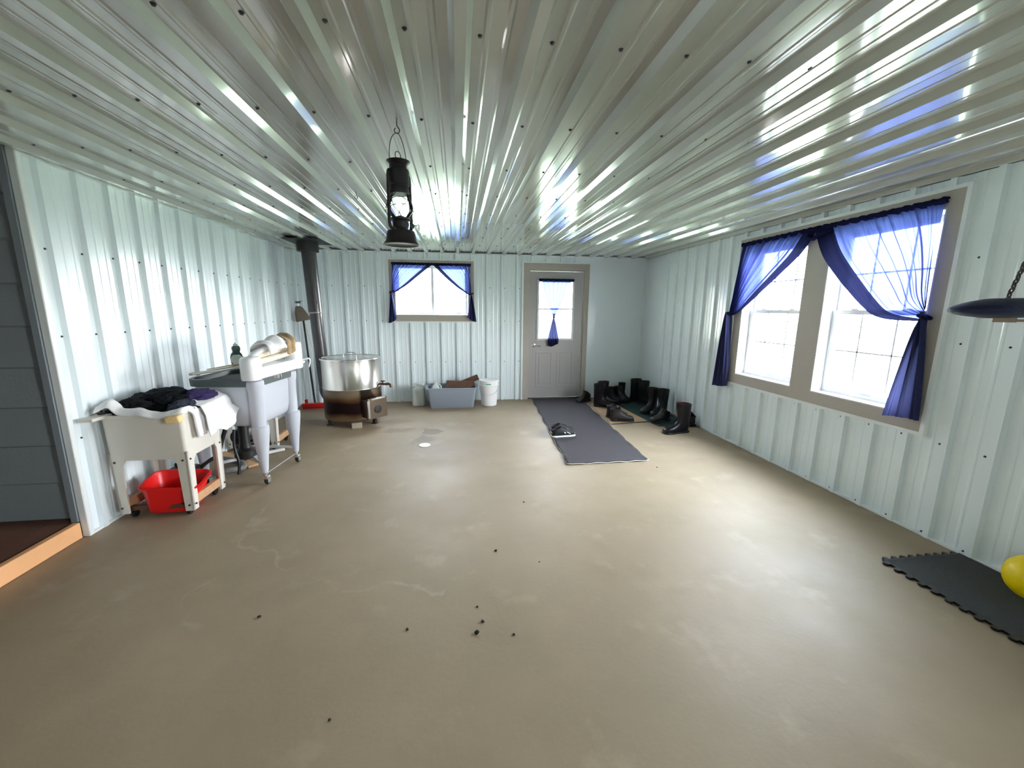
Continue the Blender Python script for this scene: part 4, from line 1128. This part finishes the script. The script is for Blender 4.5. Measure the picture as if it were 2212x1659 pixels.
for nm, z0, mt_ in (('backing', .002, M_edge), ('carpet_top', .0075, M_mat1)):
    bm = new(); nU, nV = 30, 120; ins = .006 if nm == 'carpet_top' else 0
    G = [[bm.verts.new(runner(ins + (1 - 2 * ins) * i / nU, (ins * .5) + (1 - ins) * j / nV, z0)) for i in range(nU + 1)] for j in range(nV + 1)]
    for j in range(nV):
        for i in range(nU): bm.faces.new((G[j][i], G[j][i + 1], G[j + 1][i + 1], G[j + 1][i]))
    o = obj(nm, bm, mt_, t, smooth=True, ang=60)
    s_ = o.modifiers.new('t', 'SOLIDIFY'); s_.thickness = .005 if nm == 'backing' else .004; s_.offset = 0


def flatmat(name, label, pts, z0, z1, mt_, r=0):
    bm = new(); A = ring(bm, [(x, y, z0) for x, y in pts]); B = ring(bm, [(x, y, z1) for x, y in pts]); bm.faces.new(A[::-1]); bm.faces.new(B); bridge(bm, A, B)
    return tag(obj(name, bm, mt_), label, 'floor mat')


def bamboo():
    mt = bpy.data.materials.new('bamboo_slats'); mt.use_nodes = True; t = mt.node_tree; p = t.nodes['Principled BSDF']; N = t.nodes.new
    tcn = N('ShaderNodeTexCoord'); wv = N('ShaderNodeTexWave'); wv.inputs['Scale'].default_value = 16; wv.inputs['Distortion'].default_value = 1.5; wv.bands_direction = 'X'; wv.inputs['Detail'].default_value = 2
    cr = N('ShaderNodeValToRGB'); cr.color_ramp.elements[0].color = (.22, .13, .06, 1); cr.color_ramp.elements[1].color = (.50, .34, .19, 1)
    t.links.new(tcn.outputs['Object'], wv.inputs['Vector']); t.links.new(wv.outputs['Fac'], cr.inputs[0]); t.links.new(cr.outputs[0], p.inputs['Base Color']); p.inputs['Roughness'].default_value = .7
    return mt


flatmat('bamboo_mat', 'tan bamboo mat right of the charcoal runner under the hiking boots', [(2.03, 6.02), (2.42, 6.02), (2.50, 4.90), (1.955, 4.825)], .001, .006, bamboo())
o = flatmat('bamboo_mat_edge', 'x', [(1.955, 4.812), (2.515, 4.888), (2.512, 4.902), (1.955, 4.826)], .001, .008, M_blackrub)
o.name = 'mat_binding'; del o['label']; del o['category']; o.parent = bpy.data.objects['bamboo_mat']
o['label'] = 'dark cloth binding'
gm = [(2.44, 6.28), (2.95, 6.28), (2.97, 5.2), (2.985, 4.70), (2.84, 4.62), (2.63, 4.645), (2.53, 4.69), (2.505, 4.80), (2.50, 4.95)]
flatmat('green_mat', 'dark green carpet mat under the tall boots along the right wall', gm, .0005, .0065, speck('dark_green_carpet', (.010, .042, .038), .3))

# interlocking foam mat with jigsaw edge (near right)
M_foam = speck('grey_foam', (.048, .050, .053), .35)
t = thing('foam_floor_mat', 'grey foam puzzle mat with toothed black edges along the right wall', 'floor mat', (0, 0, 0))
x0, x1, y0, y1 = 2.485, 3.025, .25, 1.855
bm = new(); box2(bm, (x0, y0, .001), (x1, y1, .012)); obj('foam_sheet', bm, M_foam, t)
def teeth_edge(p0, p1, n, r):
    """one connected strip with rounded knobs along the outer side"""
    d = (Vector(p1) - Vector(p0)); ln = d.length; d.normalize(); nrm = Vector((-d.y, d.x, 0)); poly = [(0, -.012)]
    for k in range(n):
        c = (k + .5) * ln / n
        poly += [(c - r * .6, 0)] + [(c + r * math.cos(q), r * .55 + r * math.sin(q)) for q in [PI * (1.15 - 1.3 * i / 8) for i in range(9)]] + [(c + r * .6, 0)]
    poly += [(ln, -.012)]
    bm = new(); prism(bm, poly, lambda a_, b_, q: tuple(Vector((p0[0], p0[1], .0012 + q)) + d * a_ + nrm * b_), .0112)
    return bm


obj('toothed_edge', teeth_edge((x0, y0, 0), (x0, y1, 0), 26, .017), M_blackrub, t)
obj('toothed_edge', teeth_edge((x0, y1, 0), (x1, y1, 0), 9, .015), M_blackrub, t)

# yellow ball
t = thing('yellow_balloon_ball', 'yellow ball on the foam mat against the right wall', 'ball', (2.90, 1.465, .0125))
bm = new(); bmesh.ops.create_uvsphere(bm, u_segments=40, v_segments=24, radius=.115)
for v in bm.verts: v.co.z += .115
obj('ball_skin', bm, mat('yellow_vinyl', (.95, .70, .0), .4), t, smooth=True, ang=180)
bm = new(); lathe(bm, [(.0, .2285), (.010, .2285), (.008, .232), (0, .233)], seg=12); obj('valve', bm, mat('yellow_valve', (.8, .5, .0), .4), t, smooth=True)

# blue swing seat on a chain
t = thing('swing_seat', 'navy blue padded seat hanging on a chain at the right edge', 'swing seat', (2.42, 1.5, 1.47), 0)
bm = new(); prev = None
for k in range(15):
    u_ = k / 14; x_ = -.275 + .60 * u_; th = .050 * min(1, (u_ / .28) ** .55 if u_ > 0 else .12) + .002; hw = .11 * min(1, (.12 + (u_ / .2) ** .6)) if u_ < .9 else .10
    rg = ring(bm, [(x_, hw * math.cos(a), -.005 + .012 * u_ + (th if math.sin(a) > 0 else th * .65) * math.sin(a)) for a in [2 * PI * i / 24 for i in range(24)]])
    if prev: bridge(bm, prev, rg)
    else: bm.faces.new(rg[::-1])
    prev = rg
bm.faces.new(prev); obj('seat_pad', bm, mat('navy_vinyl', (.003, .007, .045), .65, noise_amt=.3, bump=.3, bscale=40), t, smooth=True, ang=70)
bm = new(); lathe(bm, [(.012, -.035), (.012, -.02)], (-.15, 0, 0), 12); box(bm, (-.02, 0, -.035), (.035, .06, .035)); box(bm, (.12, 0, -.045), (.24, .05, .010)); obj('bracket', bm, mat('tan_bracket', (.30, .22, .16), .6), t)
bm = new()
P0 = Vector((-.035, 0, .035)); P1 = Vector((.22, .10, .34)); nl = 15
for k in range(nl):
    c = P0.lerp(P1, (k + .5) / nl); ax = (P1 - P0).normalized(); sd = ax.cross(Vector((0, 1, 0) if k % 2 else (1, 0, .3))).normalized()
    tube(bm, [c + ax * .018 * math.cos(a) + sd * .009 * math.sin(a) for a in [2 * PI * i / 14 for i in range(14)]], .0036, 6, closed=True)
obj('chain', bm, mat('rusty_chain', (.10, .08, .075), .5, metal=.6, noise_amt=.4), t, smooth=True)
bm = new(); tube(bm, [(.22, .10, .34), (.32, .12, .829)], .004, 6); obj('hanger_wire', bm, M_black, t)
bm = new(); tube(bm, smooth_path([(.08, -.04, -.052), (.14, -.04, -.060), (.26, -.05, -.048)], 6), .003, 6); obj('cord', bm, M_black, t)
sw = t

# ------------------------------------------------------------------ boots and shoes
def section(bm, tp, bt, w_, n=20, e=2.4):
    tp = Vector((tp[0], 0, tp[1])); bt = Vector((bt[0], 0, bt[1])); c = (tp + bt) / 2; h = (tp - bt) / 2
    pts = []
    for k in range(n):
        a = 2 * PI * k / n; ca, sa = math.cos(a), math.sin(a)
        pts.append(c + h * math.copysign(abs(sa) ** (2 / e), sa) + Vector((0, w_ * math.copysign(abs(ca) ** (2 / e), ca), 0)))
    return ring(bm, pts)


def make_boot(name, label, kind, loc, rotz, height=.37, mt=None, lin=None, group=None, s=1.0, tilt=0):
    """toe points along +x"""
    t = thing(name, label, 'shoe' if 'shoe' in name else 'boot', loc, rotz, group)
    if kind == 'tall': t.scale = (1.14, 1.22, 1.0)
    elif kind == 'ankle': t.scale = (1.08, 1.15, 1.0)
    mt = mt or M_blackrub; lin = lin or M_black
    foot = [((.268, .035), (.268, .014), .018), ((.262, .055), (.262, .010), .034), ((.235, .072), (.235, .010), .046), ((.19, .082), (.185, .010), .050), ((.15, .100), (.135, .010), .046), ((.125, .125), (.05, .010), .040), ((.112, .155), (-.018, .012), .038)]
    if kind == 'tall':
        k = height
        shaft = [((.108, .19), (-.024, .06), .042), ((.106, .22), (-.022, .13), .046), ((.112, .26), (-.025, .22), .055), ((.120, .30), (-.026, .29), .060), ((.124, k - .004), (-.030, k - .012), .061), ((.124, k), (-.030, k - .008), .061)]
        inner = [((.118, k), (-.024, k - .008), .056), ((.112, k - .10), (-.018, k - .10), .052)]
    elif kind == 'ankle':
        k = height
        shaft = [((.110, .165), (-.022, .05), .041), ((.105, .185), (-.014, .10), .044), ((.108, k - .01), (-.020, k - .02), .048), ((.110, k), (-.022, k - .01), .050)]
        inner = [((.102, k), (-.014, k - .01), .043), ((.095, k - .06), (-.008, k - .06), .038)]
    else:
        foot = [((.275, .040), (.275, .020), .018), ((.268, .055), (.268, .016), .034), ((.235, .066), (.235, .014), .045), ((.19, .074), (.185, .012), .047), ((.155, .090), (.135, .012), .042), ((.128, .104), (.05, .012), .037), ((.112, .112), (-.015, .014), .035)]
        shaft = [((.108, .115), (-.010, .045), .036), ((.106, .118), (-.014, .085), .034)]
        inner = [((.098, .114), (-.004, .083), .027), ((.090, .07), (.01, .05), .024)]
    bm = new(); prev = None
    for q in foot + shaft:
        rg = section(bm, *q)
        if prev: bridge(bm, prev, rg)
        else: bm.faces.new(rg[::-1])
        prev = rg
    bmi = new(); a_ = section(bmi, *(foot + shaft)[-1])
    rg = section(bm, *inner[0]); bridge(bm, prev, rg)
    obj('upper', bm, mt, t, smooth=True, ang=60)
    bmi.free(); bmi = new(); r1 = section(bmi, *inner[0]); r2 = section(bmi, *inner[1]); bridge(bmi, r1, r2); bmi.faces.new(r2)
    obj('lining', bmi, lin, t, smooth=True, ang=60)
    bm = new(); outl = []
    for x_, w_ in ((.272, .012), (.262, .034), (.235, .047), (.19, .051), (.14, .045), (.09, .036), (.04, .037), (.0, .038), (-.014, .030), (-.020, .012)): outl.append((x_, w_))
    poly = [(x_ + .004, w_ + .004) for x_, w_ in outl] + [(x_ + .004, -w_ - .004) for x_, w_ in outl[::-1]]
    prism(bm, poly, lambda a, b, d: (a, b, .0 + d), .020 if kind != 'shoe' else .016)
    if kind != 'shoe': box(bm, (.02, 0, .015), (.070, .076, .03))
    return t, obj('sole', bm, M_sole if kind == 'shoe' else M_blackrub, t, bevel=.003)


M_sole = mat('white_sole', (.75, .75, .74), .5)
M_boot = mat('dark_boot_rubber', (.008, .006, .009), .33, spec=.35, noise_amt=.2)
M_bootg = mat('green_black_rubber', (.004, .007, .008), .42, spec=.35, noise_amt=.2)
M_redl = mat('red_boot_lining', (.08, .006, .012), .8)
M_brn = mat('brown_leather', (.022, .016, .014), .6, noise_amt=.3)
th = math.radians
make_boot('rubber_boot', 'tall dark rubber boot nearest the camera with a red lined top', 'tall', (2.745, 4.42, .0), th(188), .365, M_boot, M_redl)
make_boot('rubber_boot', 'tall black rubber boot in the middle of the green mat by the right wall', 'tall', (2.93, 5.30, .0065), th(212), .36, M_bootg, M_redl)
make_boot('rubber_boot', 'tall black rubber boot standing just behind its mate on the green mat', 'tall', (2.84, 5.43, .0065), th(212), .355, M_bootg, M_redl)
make_boot('rubber_boot', 'tall dark green boot deepest in the far right corner', 'tall', (2.83, 5.90, .0065), th(-32), .37, M_bootg)
make_boot('rubber_boot', 'tall dark green boot just left of the deepest one in the far corner', 'tall', (2.80, 6.11, .0065), th(-20), .365, M_bootg)
make_boot('rubber_boot', 'tall dark grey boot beside the door frame with its front toward the door', 'tall', (2.075, 5.80, .006), th(-28), .355, M_boot)
make_boot('rubber_boot', 'tall dark grey boot standing behind its mate beside the door frame', 'tall', (2.19, 5.95, .006), th(-10), .36, M_boot)
make_boot('work_boot', 'short black boot standing against the far wall between two tall pairs', 'ankle', (2.42, 6.18, .006), th(-60), .235, M_bootg, M_redl)
make_boot('work_boot', 'short black boot beside its mate, second from the tall corner boots', 'ankle', (2.56, 6.20, .0065), th(-75), .24, M_bootg, M_redl)
make_boot('slim_boot', 'narrow black boot leaning in the gap left of the tall corner boots', 'ankle', (2.69, 6.31, .0065), th(-95), .28, M_bootg)
hb1, _ = make_boot('hiking_boot', 'brown hiking boot lying nearer on the bamboo mat with toe to the right', 'ankle', (2.02, 4.98, .006), th(-8), .17, M_brn)
hb2, _ = make_boot('hiking_boot', 'brown hiking boot behind its mate on the bamboo mat', 'ankle', (2.03, 5.13, .006), th(12), .175, M_brn)
for hb in (hb1, hb2):
    bm = new()
    for k in range(4):
        x_ = .105 + k * .018; z_ = .158 - k * .014
        tube(bm, smooth_path([(x_, -.032, z_ - .012), (x_ + .006, 0, z_ + .006), (x_, .032, z_ - .012)], 4), .003, 6)
    obj('laces', bm, mat('grey_laces', (.25, .24, .24), .8), hb, smooth=True)
make_boot('black_shoe', 'low black shoe behind the red topped boot on the green mat', 'ankle', (2.78, 4.93, .0065), th(200), .13, M_black)
make_boot('black_shoe', 'low black shoe tucked against the right wall behind the nearest boot', 'ankle', (2.955, 4.62, .002), th(95), .14, M_black)
o, _ = make_boot('black_shoe', 'small black shoe toe peeking out beside the door frame', 'ankle', (2.10, 6.20, .0), th(215), .12, M_black)
M_snk = mat('black_sneaker_mesh', (.008, .008, .009), .7, noise_amt=.3, nscale=60)
for (lx, ly, rz_, lb) in ((1.075, 4.36, 10, 'black running shoe with white sole, nearer one of the pair on the runner mat'), (1.10, 4.50, 14, 'black running shoe with white sole, behind its mate on the runner mat')):
    sn, _ = make_boot('running_shoe', lb, 'shoe', (lx, ly, .0105), th(rz_), .12, M_snk)
    bm = new(); box(bm, (.13, -.041, .052), (.022, .004, .012), Matrix.Rotation(.5, 3, 'Y')); box(bm, (.175, -.046, .048), (.05, .004, .008), Matrix.Rotation(.5, 3, 'Y')); box(bm, (.235, -.036, .045), (.05, .004, .007), Matrix.Rotation(.3, 3, 'Y'))
    o = obj('side_patch', bm, M_sole, sn); o['label'] = 'pale grey side patches'
    bm = new()
    for k in range(4):
        x_ = .118 + k * .018; z_ = .108 - k * .008
        tube(bm, smooth_path([(x_, -.022, z_ - .006), (x_ + .004, 0, z_ + .004), (x_, .022, z_ - .006)], 4), .0028, 6)
    obj('laces', bm, M_black, sn, smooth=True)

# ------------------------------------------------------------------ crumbs of dirt on the floor
for (x_, y_, r_, lb) in ((.066, 1.61, .011, 'largest dark dirt clod in the middle of the near floor'), (.097, 1.673, .008, 'dark dirt clod just right of and behind the largest one'), (.076, 1.773, .006, 'dark dirt crumb farthest back in the cluster of clods'),
                         (.232, 1.579, .006, 'dark dirt crumb to the right of the largest clod'), (.211, 2.233, .008, 'dark dirt crumb in the pale shiny patch of floor'), (-.96, 1.834, .008, 'small dark crumb alone on the left part of the floor'),
                         (-.477, 1.277, .005, 'small dark crumb nearest the bottom edge of the floor'), (-.251, 1.669, .006, 'greyish crumb left of the dirt clods'), (.482, 2.838, .006, 'dark crumb on the bright floor toward the runner mat'), (.454, 2.092, .004, 'tiny crumb right of the pale shiny floor patch'), (1.845, 3.38, .006, 'tiny crumb beside the near right corner of the runner mat')):
    bm = new(); bmesh.ops.create_icosphere(bm, subdivisions=2, radius=r_)
    for v in bm.verts: v.co *= 1 + .5 * noise.noise(v.co * 180 + Vector((x_ * 50, y_ * 50, 0))); v.co.z = max(v.co.z * .7, -r_ * .3) + r_ * .3
    o = obj('dirt_clod', bm, mat('dark_dirt', (.02, .018, .012), .9), smooth=True); o.location = (x_, y_, .0005); tag(o, lb, 'dirt clod', 'dirt clods on the concrete floor')
